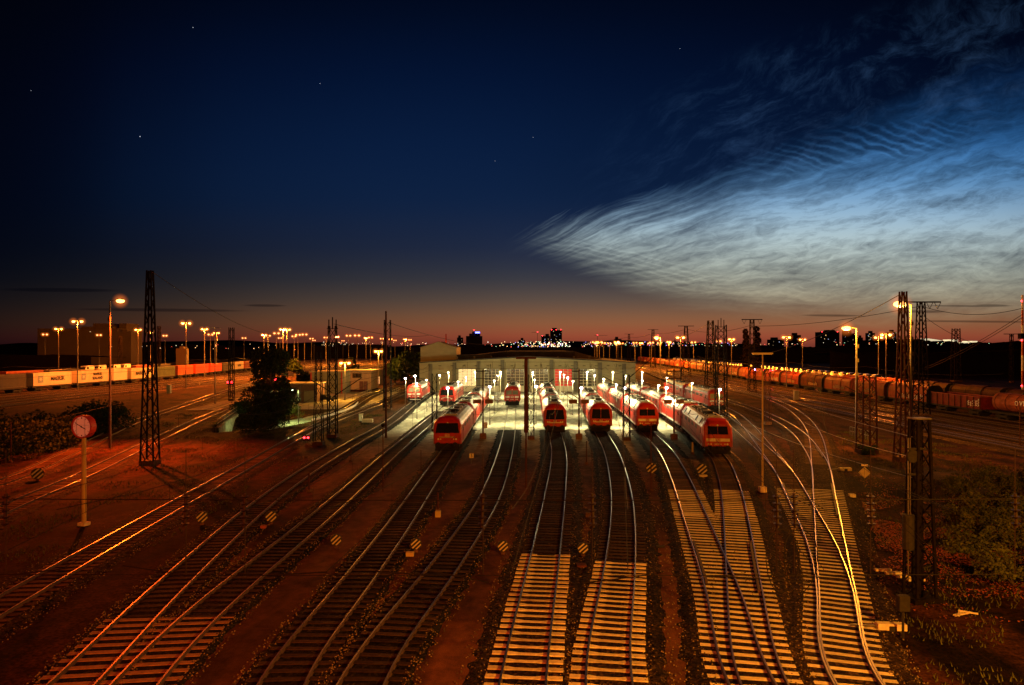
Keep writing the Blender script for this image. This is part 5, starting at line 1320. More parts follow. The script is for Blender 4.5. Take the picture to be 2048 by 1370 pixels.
for i in range(12):
    o=cp if i==0 else copy_tree(cp); on_track('R6',d,o,24,'double deck car carrier wagon far behind the hooded train, %s from the right'%ORDL[i],'car carrier wagons on the farthest right track')
    for k in range(5):
        w_=(i*5+k)%3==0; src=cb_ if w_ else ca; c=src if not cu_[w_] else copy_tree(src); cu_[w_]=1
        p,q=T['R6'].at(d+2.6+k*4.7); place(c,(p.x,p.y,ZT+3.06-0.30),math.atan2(q.y,q.x)-math.pi/2,'%s new car, upper deck of the %s car carrier, %s from its right end'%('dark' if w_ else 'pale',ORDL[i],ORDL[k]),'new cars on the car carriers')
    d+=24.8
# ---- container train on the left
def container(length,m,text=None,star=False,tc='glass'):
    root=empty('container'); tag(root,'x','container')
    b=MB(); Wc=1.22; n=int(length/0.28)
    b.box((0,length/2,1.42),(2.38,length,2.78)); bd=b.build('body',m,root)
    r_=MB()
    for s in (-1,1):
        for k in range(n): r_.box((s*1.20,0.14+k*length/n,1.42),(0.045,0.13,2.4))
    if not text: r_.build('corrugation',m,root)
    for s in (-1,1):
        q=MB(); q.box((s*1.2,length/2,0.12),(0.08,length,0.18)); q.box((s*1.2,length/2,2.74),(0.08,length,0.16)); q.box((s*1.2,0.1,1.42),(0.08,0.2,2.8)); q.box((s*1.2,length-0.1,1.42),(0.08,0.2,2.8)); q.build('frame',m,root)
    MB().box((0,length/2,2.83),(2.4,length,0.04)).build('roof',m,root)
    if text:
        lines=text.split('\n'); y=length*(0.40 if star else 0.5)
        for i,l in enumerate(lines):
            text_obj('lettering',l,M['black'],1.25 if len(lines)==1 else 0.95,(1.245,length*(0.62 if star else 0.5),1.42+(0.5*(len(lines)-1)-i*1.0)),(R(90),0,R(90)),root,0.01,0.03)
        if star:
            sq=MB().box((1.24,length*0.18,1.45),(0.03,length*0.13,1.6)).build('logo_square',M['logoblue'],root)
            st=MB(); cy,cz=length*0.18,1.45
            for k in range(7):
                a=2*math.pi*k/7+math.pi/2; a1=a+0.28; a2=a-0.28
                st.face([(1.262,cy+0.16*math.cos(a2),cz+0.16*math.sin(a2)),(1.262,cy+0.66*math.cos(a),cz+0.66*math.sin(a)),(1.262,cy+0.16*math.cos(a1),cz+0.16*math.sin(a1)),(1.262,cy,cz)])
            st.build('star',M['white'],sq)
    return root
M['logoblue']=mat('faded_blue_square',(0.16,0.24,0.30),0.6,0,0.1,2)
M['contG']=mat('container_dark_grey',(0.045,0.045,0.04),0.6,0,0.3,1.2); M['contC']=mat('container_pale_grey',(0.48,0.44,0.34),0.55,0,0.18,1.2)
M['contR']=mat('container_rust',(0.28,0.06,0.03),0.6,0,0.35,1.2); M['contGr']=mat('container_green',(0.05,0.08,0.045),0.6,0,0.3,1.2)
def flat_wagon(L_):
    root=empty('container_wagon'); tag(root,'x','freight wagon'); running(root,L_); return root
C4=T['C4']
def cpos(px_):      # where the container train crosses this sight line
    best=None
    d=0
    while d<C4.a[-1]:
        p,_=C4.at(d); e=abs(1024+p.x/p.y*F-px_) if p.y>120 else 1e9
        if best is None or e<best[0]: best=(e,d)
        d+=1.0
    return best[1]
# lay the train out from the left edge of the view toward the distance
d=C4.dist_at_y(129)
train=[('contG',12.2,None,False,'dark grey corrugated container at the left edge of the photo'),('contG',12.2,None,False,'dark grey container left of the pale one with the star square and large word'),
 ('contC',12.2,'MAERSK',True,'pale container with a blue star square and one large dark word'),
 ('contC',12.2,'MAERSK\nSEALAND',True,'pale container with a blue star square and two lines of dark letters'),('white',6.1,None,False,'short bright cream container right of the two line lettered one'),
 ('contC',12.2,'MAERSK LINE',False,'dull grey container with small dark lettering'),('contGr',12.2,None,False,'dark green container left of the red ones'),('contR',12.2,None,False,'rust brown container left of the two bright red ones'),
 ('redold',12.2,None,False,'first bright red container from the left'),('redold',12.2,None,False,'second bright red container from the left'),('contG',12.2,None,False,'dark container after the two red ones'),
 ('contC',12.2,'MAERSK',False,'farthest pale container with one dark word, by the round tree'),('contR',12.2,None,False,'rust container disappearing behind the round tree'),('contC',12.2,None,False,'pale container at the far end of the train behind the tree')]
fw={12.2:flat_wagon(13.2),6.1:flat_wagon(7.0)}; fu={12.2:0,6.1:0}
for i,(mm,ln,tx,st_,lb) in enumerate(train):
    fl=fw[ln] if not fu[ln] else copy_tree(fw[ln]); fu[ln]=1; L_=13.2 if ln>7 else 7.0
    on_track('C4',d,fl,L_,('wagon under '+lb) if len(('wagon under '+lb).split())<=16 else 'wagon under '+' '.join(lb.split()[:13]),'flat wagons of the container train')
    c=container(ln,M[mm],tx,st_); on_track('C4',d+0.5,c,ln,lb,'containers on the left freight train'); c.location.z+=1.18
    d+=L_+1.1
# low train behind with vans on it
d=T['C6'].dist_at_y(125)
for i in range(9):
    fl=copy_tree(fw[12.2]); on_track('C6',d,fl,13.2,'low flat wagon behind the container train, %s from the left edge'%ORDL[i],'low flat wagons behind the container train')
    if i in (0,1,2,3,4,7,8):
        c=container(12.2,M['contR' if i%2 else 'contG']); on_track('C6',d+0.5,c,12.2,'plain %s container on the second train behind, %s from the left edge'%('rust' if i%2 else 'grey',ORDL[i]),'containers on the second left train'); c.location.z+=1.18
    else:
        for k in range(2):
            v_=empty('parked_van'); tag(v_,'x','van')
            MB().loft([[(0.9,y,0.35),(0.9,y,z1),(0.75,y,z2),(-0.75,y,z2),(-0.9,y,z1),(-0.9,y,0.35)] for y,z1,z2 in ((0,0.9,1.0),(0.9,1.15,1.2),(1.6,1.7,2.25),(5.2,1.8,2.3))]).build('body',M['white'],v_)
            MB().box((0,1.2,1.68),(1.5,0.35,0.5)).build('windscreen',M['glass'],v_)
            for s in (-1,1): MB().box((s*0.9,2.1,1.65),(0.04,0.9,0.5)).build('side_window',M['glass'],v_)
            for s in (-1,1):
                for yy in (1.0,4.2): MB().tube((s*0.7,yy,0.35),(s*0.92,yy,0.35),0.35,n=10).build('wheel',M['black'],v_)
            on_track('C6',d+0.6+k*6.2,v_,6,'white van carried on the second left train, %s from the left'%ORDL[(i-5)*2+k],'white vans on the second left train'); v_.location.z+=1.15+1.2
    d+=14.3
# shunting vehicles with red lamps far right
for i,(px_,Y_) in enumerate(((1540,215),(1525,222),(1508,230))):
    x=at(px_,Y_); r=empty('shunting_engine',(x,Y_,0.25),R(8+i),['small engine with a bright red lamp far right of the T shaped lamp','dark engine with red lamps left of the brightest red lamp','small engine with a violet lamp left of the red lamps'][i],'engine')
    MB().box((0,0,1.6),(2.6,6,1.4)).build('body',M['contR'],r,bevel=0.1); MB().box((0,-0.5,2.8),(2.4,2.0,1.2)).build('cab',M['redold'],r,bevel=0.1)
    for s in (-1,1): MB().box((s*1.1,0,0.6),(0.2,4.5,0.5)).build('frame',M['black'],r); MB().ball((s*0.9,-3.05,2.0),0.20,8,5).build('tail_lamp',M['redlamp'],r)
    MB().ball((0,-0.5,3.9),0.34 if i==0 else 0.2,8,5).build('beacon',M['redlamp'] if i<2 else M['violet'],r)
    if i==0: pointl(r,(0,-1.5,4.2),2500,(1,0.03,0.03),0.3)
# ------------------------------------------------------------------ station clock, signs, signals, small track furniture
x,y=G(168,1046); z0=H(x,y); zc=zpx(853,y)-z0
ck=empty('clock',(x,y,z0),R(-12),'large round clock on a tall pole at the left reading ten to four','clock')
MB().tube((0,0,0),(0,0,zc-0.6),0.14,0.13,10).build('pole',M['ochre'],ck)
q=MB(); q.tube((0,-0.16,zc),(0,0.22,zc),0.72,n=28); cs_=q.build('case',M['redold'],ck)
q=MB(); N=28
for k in range(N):
    a,b=2*math.pi*k/N,2*math.pi*(k+1)/N
    q.bar((0.69*math.cos(a),-0.18,zc+0.69*math.sin(a)),(0.69*math.cos(b),-0.18,zc+0.69*math.sin(b)),0.10,0.07)
q.build('rim',M['redold'],ck)
q=MB(); q.tube((0,-0.17,zc),(0,-0.175,zc),0.64,n=28); dl=q.build('dial',M['dialm'] if 'dialm' in M else M['white'],ck)
q=MB()
for k in range(12):
    a=2*math.pi*k/12; q.bar((0.50*math.sin(a),-0.185,zc+0.50*math.cos(a)),(0.60*math.sin(a),-0.185,zc+0.60*math.cos(a)),0.035 if k%3 else 0.06,0.01)
q.build('hour_marks',M['black'],dl)
am=2*math.pi*49.5/60; ah=2*math.pi*(3+49.5/60)/12
q=MB(); q.bar((-0.08*math.sin(am),-0.20,zc-0.08*math.cos(am)),(0.54*math.sin(am),-0.20,zc+0.54*math.cos(am)),0.05,0.012); q.build('minute_hand',M['black'],ck)
q=MB(); q.bar((-0.06*math.sin(ah),-0.21,zc-0.06*math.cos(ah)),(0.34*math.sin(ah),-0.21,zc+0.34*math.cos(ah)),0.075,0.012); q.tube((0,-0.2,zc),(0,-0.22,zc),0.05,n=10); q.build('hour_hand',M['black'],ck)
q=MB(); q.bar((-0.62,-0.26,zc+0.12),(0.62,-0.26,zc+0.12),0.012,0.012); q.bar((-0.3,-0.26,zc+0.55),(-0.3,-0.26,zc-0.55),0.012,0.012); q.bar((0.3,-0.26,zc+0.55),(0.3,-0.26,zc-0.55),0.012,0.012); q.build('wire_guard',M['steel'],ck)
MB().box((0,0,0.1),(0.5,0.5,0.2)).build('foot',M['concrete'],ck)
# striped shunting discs
disc_l={(75,953):'striped round signal disc at the far left beside the hedge track',(404,1038):'striped round signal disc right of the clock beside the diagonal track',(542,1037):'striped round signal disc on the red lit walkway left of centre',
 (672,1083):'striped round signal disc on the wide red walkway, clearest of all',(832,1091):'striped round signal disc below the big red locomotive',(1006,1095):'striped round signal disc just left of the left dished sleeper track',
 (1166,1099):'striped round signal disc between the two dished sleeper tracks',(1303,942):'striped round signal disc behind the thin rusty post',(1404,944):'striped round signal disc at the nose of the nearest right locomotive'}
for (a,b),lb in disc_l.items():
    Y=F*(HC-0.35)/(b-HY); x=at(a,Y); z0=H(x,Y); rd=11.5/F*Y*0.98
    r=empty('signal_disc',(x,Y,z0),math.atan2(-x,Y)*-1*-1,lb,'signal disc','striped round signal discs')
    zc_=rd+0.12
    q=MB(); q.tube((0,-0.03,zc_),(0,0.12,zc_),rd,n=22); dk=q.build('disc',M['black'],r)
    q=MB()
    for k in (-0.58,-0.06,0.46):
        # diagonal stripes, clipped to the round disc
        for s in range(14):
            pass
        o_=k*rd*1.1; hl=math.sqrt(max(0.01,(rd*0.93)**2-o_*o_)); wst=rd*0.25
        ux,uz=0.74,0.67; nx,nz_=-0.67,0.74
        hl2=math.sqrt(max(0.002,(rd*0.93)**2-(abs(o_)+wst*0.5)**2)) if abs(o_)+wst*0.5<rd*0.93 else hl*0.3
        c=[(o_-wst/2,-(hl2 if o_<0 else hl)),(o_-wst/2,(hl2 if o_<0 else hl)),(o_+wst/2,(hl if o_<0 else hl2)),(o_+wst/2,-(hl if o_<0 else hl2))]
        q.face([(n_*nx+t_*ux,-0.045,zc_+n_*nz_+t_*uz) for n_,t_ in c])
    q.build('stripe',M['discwhite'],dk)
    MB().box((0,0.05,0.06),(0.22,0.3,0.16)).build('base',M['timber2'],r)
# white little boxes, cabinets and covers
for i,(a,b,w_,d_,h_,m_,lb) in enumerate(((527,1052,0.32,0.3,0.18,'hoodB','small orange box lying beside the striped disc left of centre'),(820,1107,0.42,0.3,0.22,'ochre','pale box beside the striped disc below the big red locomotive'),
 (876,1030,0.36,0.3,0.40,'ochre','small pale cabinet under the stub post below the big locomotive'),(1406,951,0.7,0.3,0.2,'concrete','pale kerb block under the striped disc at the nearest right locomotive'),
 (1704,991,0.45,0.35,0.25,'concrete','pale block left below the diamond sign'),(1592,799,0.9,0.8,2.0,'cream','pale relay cabinet among the right hand tracks'),(338,785,0.8,0.8,1.8,'cream','pale relay cabinet between the left tracks right of the tall mast'),
 (722,840,0.5,0.5,1.0,'white','white short box on the grass left of the leftmost depot track'),(735,843,1.6,0.6,0.5,'cream','long pale trough beside the white short box'),(860,812,0.8,0.5,0.7,'white','white low cabinet between the two left depot locomotives'),
 (995,800,1.2,0.8,1.0,'white','white switch cabinet in front of the shed left of the middle locomotive'),(971,855,0.5,0.4,0.9,'white','white marker box left of the middle depot track'),(1176,1030,0.35,0.3,0.3,'timber2','small dark box between the dished sleeper tracks'),
 (1320,1090,0.5,0.2,0.1,'black','black scrap piece on the stained walkway'),(1163,1128,0.5,0.5,0.12,'hoodD','rusty plate beside the left dished sleepers'),(1672,1020,0.5,0.6,0.1,'black','dark plate between the shiny right hand rails'))):
    x,y=G(a,b); r=tag(MB().box((0,0,h_/2),(w_,d_,h_)).build('trackside_box',M[m_],bevel=0.02),lb,'cabinet' if h_>0.5 else 'box'); r.location=(x,y,H(x,y)+0.02)
    if h_>0.9:
        MB().box((0,0,h_+0.03),(w_+0.1,d_+0.1,0.06)).build('lid',M['concrete'],r); MB().box((w_*0.3,-d_/2-0.01,h_*0.5),(0.05,0.03,0.2)).build('handle',M['black'],r)
# point motors and long timbers of the turnouts
for a,b,rz,lb in ((1690,940,0,'point motor beside the shiny rails above the diamond sign'),(1782,1256,-6,'long point motor box right of the bottom turnout')):
    x,y=G(a,b); r=empty('point_motor',(x,y,H(x,y)+0.05),R(rz),lb,'point motor')
    MB().box((0,0,0.17),(1.1,0.35,0.26)).build('housing',M['concrete'],r,bevel=0.03); MB().box((-1.0,0.05,0.15),(1.0,0.08,0.06)).build('rod',M['steel'],r); MB().box((0.0,-0.20,0.13),(0.25,0.06,0.2)).build('bracket',M['black'],r)
# diamond sign
x,y=G(1729,972); z0=H(x,y); r=empty('sign',(x,y,z0),R(-15),'pale diamond shaped sign with a small plate above it on the right','sign')
zc_=zpx(945,y)-z0; s_=11.5/F*y
MB().tube((0,0,0),(0,0,zc_+0.5),0.03,n=6).build('post',M['steel'],r)
MB().face([(s_,-0.05,zc_),(0,-0.05,zc_+s_),(-s_,-0.05,zc_),(0,-0.05,zc_-s_)]); q=MB(); q.loft([[(s_,yy,zc_),(0,yy,zc_+s_),(-s_,yy,zc_),(0,yy,zc_-s_)] for yy in (-0.06,-0.03)]); q.face([(s_,-0.06,zc_),(0,-0.06,zc_+s_),(-s_,-0.06,zc_),(0,-0.06,zc_-s_)]); q.build('diamond_plate',M['signm'],r)
MB().box((0,-0.045,zc_+s_+0.13),(0.46,0.03,0.14)).build('small_plate',M['signm'],r)
# number sign 5
x,y=G(943,925); r=empty('sign',(x,y,0),R(10),'little trackside sign with the number five right of the big red locomotive','sign')
MB().tube((0,0,0),(0,0,0.6),0.03,n=6).build('post',M['steel'],r); q=MB().box((0,-0.04,0.8),(0.42,0.03,0.42)).build('plate',M['white'],r); text_obj('lettering','5',M['black'],0.42,(0,-0.06,0.8),(R(90),0,0),q,0.003,0.01)
# dwarf signals with red lamps
for a,b,lb in ((613,883,'dwarf signal with two red lights left of the dark tracks'),(460,768,'dwarf signal with red lights between the tracks near the round tree'),(548,762,'low red signal light right behind the round tree')):
    x,y=G(a,b); z0=H(x,y); r=empty('dwarf_signal',(x,y,z0),0,lb,'signal'); k_=y/60
    MB().box((0,0,0.55),(0.55*k_,0.25,0.45*k_),0).build('housing',M['black'],r,bevel=0.03); MB().tube((0,0,0),(0,0,0.5),0.05,n=6).build('post',M['steel'],r)
    for s in (-1,1): MB().ball((s*0.16*k_,-0.16,0.62),0.085*k_,8,5).build('lamp',M['redlamp'],r)
# round sign by the path
x,y=G(575,822); r=empty('sign',(x,y,H(x,y)),R(-10),'small round sign on a post beside the green path','sign'); MB().tube((0,0,0),(0,0,2.0),0.04,n=6).build('post',M['steel'],r); MB().tube((0,-0.05,2.1),(0,-0.02,2.1),0.3,n=14).build('round_plate',M['white'],r)
# stacked sleepers and litter on the right bank
x,y=G(1925,1225); r=tag(MB().box((0,0,0.05),(1.0,0.12,0.05),0.4).box((0.3,0.1,0.08),(0.7,0.1,0.05),-0.6).box((-0.2,-0.1,0.08),(0.5,0.1,0.05),0.9).build('wood_scrap',M['concrete']),'pale splintered wood scraps lying on the dark bank at bottom right','debris'); r.location=(x,y,H(x,y)+0.05)

# ------------------------------------------------------------------ vegetation
def leaves(name,blobs,n,size,m,parent=None,seed=1,hollow=0.55):
    rr=random.Random(seed); vs=[];fs=[]
    tot=sum(b[3]**2 for b in blobs)
    for bx_,by_,bz_,br in blobs:
        k=int(n*br*br/tot)
        sub=[(rr.uniform(-1,1),rr.uniform(-1,1),rr.uniform(-1,1)) for _ in range(26)]
        for _ in range(k):
            while True:
                u=Vector((rr.gauss(0,1),rr.gauss(0,1),rr.gauss(0,1))); 
                if u.length>0.01: u.normalize(); break
            rad_=br*(hollow+(1-hollow)*rr.random()**0.6)*(1+0.30*noise.noise(u*2.3+Vector((bx_,by_,bz_))))
            c=Vector((bx_,by_,bz_))+u*rad_
            if noise.noise(c*1.1)<-0.16: continue
            a=Vector((rr.uniform(-1,1),rr.uniform(-1,1),rr.uniform(-1,1))).normalized(); b=a.orthogonal().normalized(); s_=size*rr.uniform(0.5,1.4)
            i=len(vs); vs+=[tuple(c+a*s_),tuple(c+b*s_*0.55),tuple(c-a*s_),tuple(c-b*s_*0.55)]; fs.append((i,i+1,i+2,i+3))
    me=bpy.data.meshes.new(name); me.from_pydata(vs,[],fs); me.materials.append(m); o=bpy.data.objects.new(name,me); col.objects.link(o)
    if parent: o.parent=parent
    return o
def tree(x,y,h,w_,label,n=5000,size=0.28,m='leaf',poplar=False,seed=1,group=None,trunkh=0.3,z=None):
    z0=H(x,y) if z is None else z; r=empty('tree',(x,y,z0),0,label,'tree',group); rr=random.Random(seed)
    q=MB(); q.tube((0,0,-0.3),(0,0,h*0.5),w_*0.045+0.05,w_*0.03,8)
    blobs=[]
    if poplar:
        for k in range(9): t=k/8; blobs.append((rr.uniform(-.1,.1)*w_,rr.uniform(-.1,.1)*w_,h*(0.12+0.82*t),w_*0.5*(1-0.65*abs(t-0.4))))
    else:
        nb=15 if n<20000 else 34
        for k in range(nb):
            t=rr.random(); a=rr.uniform(0,6.28); rad_=w_*0.34*math.sin(math.pi*(0.18+0.75*t))*rr.uniform(0.5,1.15)
            b=(rad_*math.cos(a),rad_*math.sin(a),h*(trunkh+(0.86-trunkh)*t),w_*rr.uniform(0.14,0.25)); blobs.append(b)
            q.tube((0,0,h*0.2+h*0.25*t),(b[0]*0.8,b[1]*0.8,b[2]),0.09,0.03,5)
    q.build('trunk',M['bark'],r)
    leaves('crown',blobs,n,size,M[m],r,seed)
    return r
bt=tree(*G(540,852),11.9,7.6,'big round dark tree left of centre with a lower green lit skirt',26000,0.16,trunkh=0.12,seed=4)
def bush(x,y,h,w_,label,n=3000,size=0.14,m='leaf',seed=1,group=None):
    r=empty('bush',(x,y,H(x,y)),0,label,'bush',group); rr=random.Random(seed)
    bl=[(rr.uniform(-.5,.5)*w_,rr.uniform(-.35,.35)*w_,h*rr.uniform(0.25,0.7),min(w_,h*1.4)*rr.uniform(0.22,0.38)) for _ in range(9)]
    q=MB()
    for b in bl[:5]: q.tube((0,0,-0.1),b[:3],0.04,0.015,5)
    q.build('stem',M['bark'],r); leaves('foliage',bl,n,size,M[m],r,seed,0.35); return r
bush(*G(520,862),3.2,4.6,'green lit bush at the foot of the big round tree',6000,0.13,'leaf',11)
bush(*G(500,850),2.8,4.0,'dark bush between the round tree and the underpass railing',5000,0.13,'leaf',12)
bush(*G(575,835),2.2,3.0,'small bush between the round tree and the tube light',3000,0.12,'leaf2',13)
hl=['at the left edge of the photo','second from the left edge','behind the hedge post','left of the clock','right above the clock','at the right end, left of the tall lamp']
for i,(a,b) in enumerate(((15,915),(55,903),(95,893),(130,880),(170,868),(208,856))):
    bush(*G(a,b),3.4+0.5*(i%2),5.4,'dark leafy hedge bush '+hl[i],6000,0.17,'leaf',20+i,'hedge bushes at the left')
rl=['nearest, at the right edge','behind the nearest, leafy and olive lit','topmost of the group, farthest back','in the middle of the group','on its left side by the red leaves','at the far right back']
for i,(a,b,h,w_) in enumerate(((2035,1165,1.9,3.0),(1990,1105,2.0,3.4),(1935,985,1.7,3.2),(2020,1050,2.1,3.6),(1950,1050,1.6,2.4),(2040,980,2.0,4.0))):
    bush(*G(a,b),h,w_,'olive shrub on the right bank, '+rl[i],9000,0.075,'leaf2',40+i,'shrubs on the right bank')
bush(*G(1750,905),0.9,3.2,'low dark weeds at the foot of the short twin mast',2500,0.09,'leaf',60)
tl=[(1492,657,702,13,250),(1513,652,702,15,246)]
tree(at(1492,250),250,zpx(657,250),2.9,'left one of the two dark poplars on the right horizon',4000,0.42,'farwood',True,5,z=0)
tree(at(1514,246),246,zpx(652,246),3.1,'right and taller of the two dark poplars on the right horizon',4000,0.42,'farwood',True,6,z=0)
for i,(a,yy,h,w_) in enumerate(((700,245,7.5,6.5),(590,250,6.5,6),(815,205,10.5,8),(790,215,8.5,7),(832,215,10.5,7),(608,190,4.6,5.2))):
    tree(at(a,yy),yy,h,w_,['round shrub tree in front of the orange lit yard','small tree behind the ochre workshop','dark tree beside the left wall of the annex','dark tree left of the one beside the annex','dark tree touching the annex wall','small dark tree right of the big round tree'][i],3500,0.32,'leaf',False,70+i)
# leaf litter and weeds on the right bank: nobody could count them
rr=random.Random(5); vs=[];fs=[]
for _ in range(26000):
    x=rr.gauss(24.5,3.6); y=rr.gauss(43,7.5)
    if x<T['LB'].x_at(y)+2.6 or noise.noise((x*0.5,y*0.5,0))<-0.12 or not 29<y<62: continue
    s_=rr.uniform(0.025,0.065); a=rr.uniform(0,6.28); z=H(x,y)+0.03+rr.uniform(0,0.04); i=len(vs)
    for k in range(4): vs.append((x+s_*math.cos(a+k*1.57),y+s_*math.sin(a+k*1.57),z+rr.uniform(-.02,.03)))
    fs.append((i,i+1,i+2,i+3))
me=bpy.data.meshes.new('leaf_litter'); me.from_pydata(vs,[],fs); me.materials.append(M['leafred']); o=bpy.data.objects.new('leaf_litter',me); col.objects.link(o); tag(o,kind='stuff')
# grass tufts on banks
def grass(name,n,fn,size,m,seed):
    rr=random.Random(seed); vs=[];fs=[]
    for _ in range(n):
        p=fn(rr)
        if p is None: continue
        x,y=p; z=H(x,y); a=rr.uniform(0,6.28); h=size*rr.uniform(0.4,1.3); dx,dy=math.cos(a)*0.03,math.sin(a)*0.03; lx,ly=rr.uniform(-.1,.1),rr.uniform(-.1,.1)
        i=len(vs); vs+=[(x-dx,y-dy,z-0.02),(x+dx,y+dy,z-0.02),(x+lx,y+ly,z+h)]; fs.append((i,i+1,i+2))
    me=bpy.data.meshes.new(name); me.from_pydata(vs,[],fs); me.materials.append(m); o=bpy.data.objects.new(name,me); col.objects.link(o); tag(o,kind='stuff')
def clear(x,y,ks,w_=2.4):
    return all(abs(x-T[k].x_at(y))>w_ for k in ks)
def fL(rr):
    y=rr.uniform(24,120); x=rr.uniform(-60,-20)
    if noise.noise((x*0.25,y*0.25,3))<0.02 or not clear(x,y,('L1','L2','L3','L4')) or x>T['L4'].x_at(y)-2.5: return None
    return x,y
def fR(rr):
    y=rr.uniform(22,95); x=rr.uniform(13,50)
    if noise.noise((x*0.3,y*0.3,9))<0.0 or x<T['LB'].x_at(y)+2.6 or not clear(x,y,('R0',)): return None
    return x,y
grass('grass',60000,fL,0.16,M['leaf2'],31); grass('grass',50000,fR,0.16,M['leaf2'],32)
# loose stones that spill over the ballast shoulders in the foreground
rr=random.Random(9); q=MB(); q.mat(M['stoneA']); q.mat(M['stoneB'])
for k in ('L4','L5','L6','L7','L8','L9','L10','L11','LA','LB','L3'):
    tr=T[k]
    for _ in range(2600):
        y=17+55*rr.random()**1.6; p,dd=tr.at(tr.dist_at_y(y)); o_=rr.choice((-1,1))*rr.uniform(1.2,1.85 if k in('L4','L5','L6','L7') else 2.3); c=p+Vector((dd.y,-dd.x))*o_
        s_=rr.uniform(0.02,0.05); z=(0.10 if abs(o_)<1.6 else 0.02)+H(c.x,c.y)+s_*0.3; b_=len(q.v); a=rr.uniform(0,6.28)
        q.v+=[(c.x+s_*math.cos(a),c.y+s_*math.sin(a),z),(c.x+s_*math.cos(a+2.1),c.y+s_*math.sin(a+2.1),z),(c.x+s_*math.cos(a+4.2),c.y+s_*math.sin(a+4.2),z),(c.x,c.y,z+s_)]
        mi=rr.randrange(2)
        for f_ in ((0,1,3),(1,2,3),(2,0,3)): q.f.append(tuple(b_+t for t in f_)); q.m.append(mi)
tag(q.build('loose_ballast'),kind='stuff')

# ------------------------------------------------------------------ far wood, hills, city
def wood(name,x0,x1,Y,ztop,var,seed,m='farwood',thick=30):
    rr=random.Random(seed); q=MB(); x=x0; 
    ps=[]
    while x<x1:
        z=ztop+var*(noise.noise((x*0.012,seed,0))+0.5*noise.noise((x*0.06,seed,1))+0.35*noise.noise((x*0.3,seed,2))); ps.append((x,z)); x+=Y*0.0016
    for a,b in zip(ps,ps[1:]):
        q.face([(a[0],Y,-1),(b[0],Y,-1),(b[0],Y,b[1]),(a[0],Y,a[1])]); q.face([(a[0],Y,a[1]),(b[0],Y,b[1]),(b[0],Y+thick,b[1]*0.9),(a[0],Y+thick,a[1]*0.9)])
    o=q.build(name,M[m]); return tag(o,kind='stuff')
wood('far_wood',-1300,-110,640,12.5,3.0,3); wood('far_wood',-260,330,760,11.5,2.5,4); wood('far_wood',150,700,560,11.8,3.4,5); wood('far_wood',128,560,290,9.0,2.6,6); wood('far_wood',-700,-175,300,8.0,2.0,8)
wood('far_wood',330,1500,700,17.5,3.5,7)
q=MB(); pts_=[(-6000+i*120) for i in range(100)]
for a,b in zip(pts_,pts_[1:]):
    f_=lambda x:60+55*noise.noise((x*0.0005,0,0))+25*noise.noise((x*0.002,3,0))-0.004*max(0,x+800)
    q.face([(a,7000,-5),(b,7000,-5),(b,7000,max(8,f_(b))),(a,7000,max(8,f_(a)))])
tag(q.build('hills',M['hill']),kind='structure')
def city(px0,px1,ptop,Y,label,m='city',wins=10,seed=1,wm='litwin',redt=0,steps=None,roofs=()):
    x0,x1=at(px0,Y),at(px1,Y); h=zpx(ptop,Y); r=empty('tower_block',((x0+x1)/2,Y,0),0,label,'building'); wd=x1-x0; rr=random.Random(seed)
    MB().box((0,wd*0.3,h/2),(wd,wd*0.6,h)).build('wall',M[m],r)
    MB().box((rr.uniform(-.2,.2)*wd,wd*0.3,h+0.015*Y*0.1),(wd*0.4,wd*0.4,0.03*Y*0.1)).build('roof_house',M[m],r)
    for a,b,t in roofs: 
        xa,xb=at(a,Y)-(x0+x1)/2,at(b,Y)-(x0+x1)/2; hh=zpx(t,Y); MB().box(((xa+xb)/2,wd*0.3,(h+hh)/2),(xb-xa,wd*0.3,hh-h)).build('roof_house',M[m],r)
    u=Y/F
    for k in range(wins):
        X=rr.uniform(-.44,.44)*wd; Z=rr.uniform(zpx(694,Y),h*0.985) if zpx(694,Y)<h*0.95 else h*0.8
        s_=u*rr.uniform(0.5,1.3)
        MB().box((X,-0.15*u,Z),(s_,0.2*u,s_*0.8)).build('window',M[wm if k%4 else 'bluewin'],r)
    for k in range(redt): MB().ball((wd*(-0.4+0.8*k/max(1,redt-1)),0,h+0.6*u),0.75*u,6,4).build('warning_lamp',M['redlamp'],r)
    return r
city(1101,1124,660,1500,'tallest dark tower with three red roof lamps above the shed',wins=16,seed=1,redt=3)
city(1083,1100,672,1490,'lower dark block just left of the tallest tower',wins=8,seed=2,redt=1)
r=city(932,964,672,1100,'big dark block with a blue roof sign above the left of the shed',wins=0,seed=3,roofs=((938,960,667),(944,958,663)))
u=1100/F; MB().box((u*12-6*u+1*u,-1*u,zpx(665,1100)),(9*u,0.5*u,3*u)).build('blue_sign',M['bluelamp'],r); MB().ball((0,0,zpx(660,1100)),0.8*u,6,4).build('warning_lamp',M['redlamp'],r)
city(914,926,675,1600,'small block left of the one with the blue roof sign',wins=5,seed=4)
city(1037,1050,680,1700,'low grey block between the blue sign block and the tallest tower',wins=5,seed=5)
city(1640,1679,664,1300,'broad dark office block with red lamps on the right skyline',wins=7,seed=6,redt=2,roofs=((1648,1676,662),))
city(1688,1703,662,1350,'slim stepped block right of the broad dark office block',wins=6,seed=7)
city(1703,1716,671,1340,'low block joined to the slim stepped one, with a lit staircase',wins=5,seed=8)
city(1717,1726,675,1360,'lowest block right of the lit staircase',wins=2,seed=9)
city(1735,1750,666,1250,'dark tower with many lit windows left of the brightest lamp',wins=12,seed=10)
city(1778,1793,664,1250,'dark tower with lit windows right behind the double lamp',wins=12,seed=11)
city(1581,1602,670,1400,'dark flat block between two lamp masts on the right skyline',wins=1,seed=12)
city(1540,1568,679,1400,'long low dark building right of the poplars',wins=3,seed=13)
city(1229,1243,678,1500,'dark domed building right of the sorting yard lamps',wins=3,seed=14)
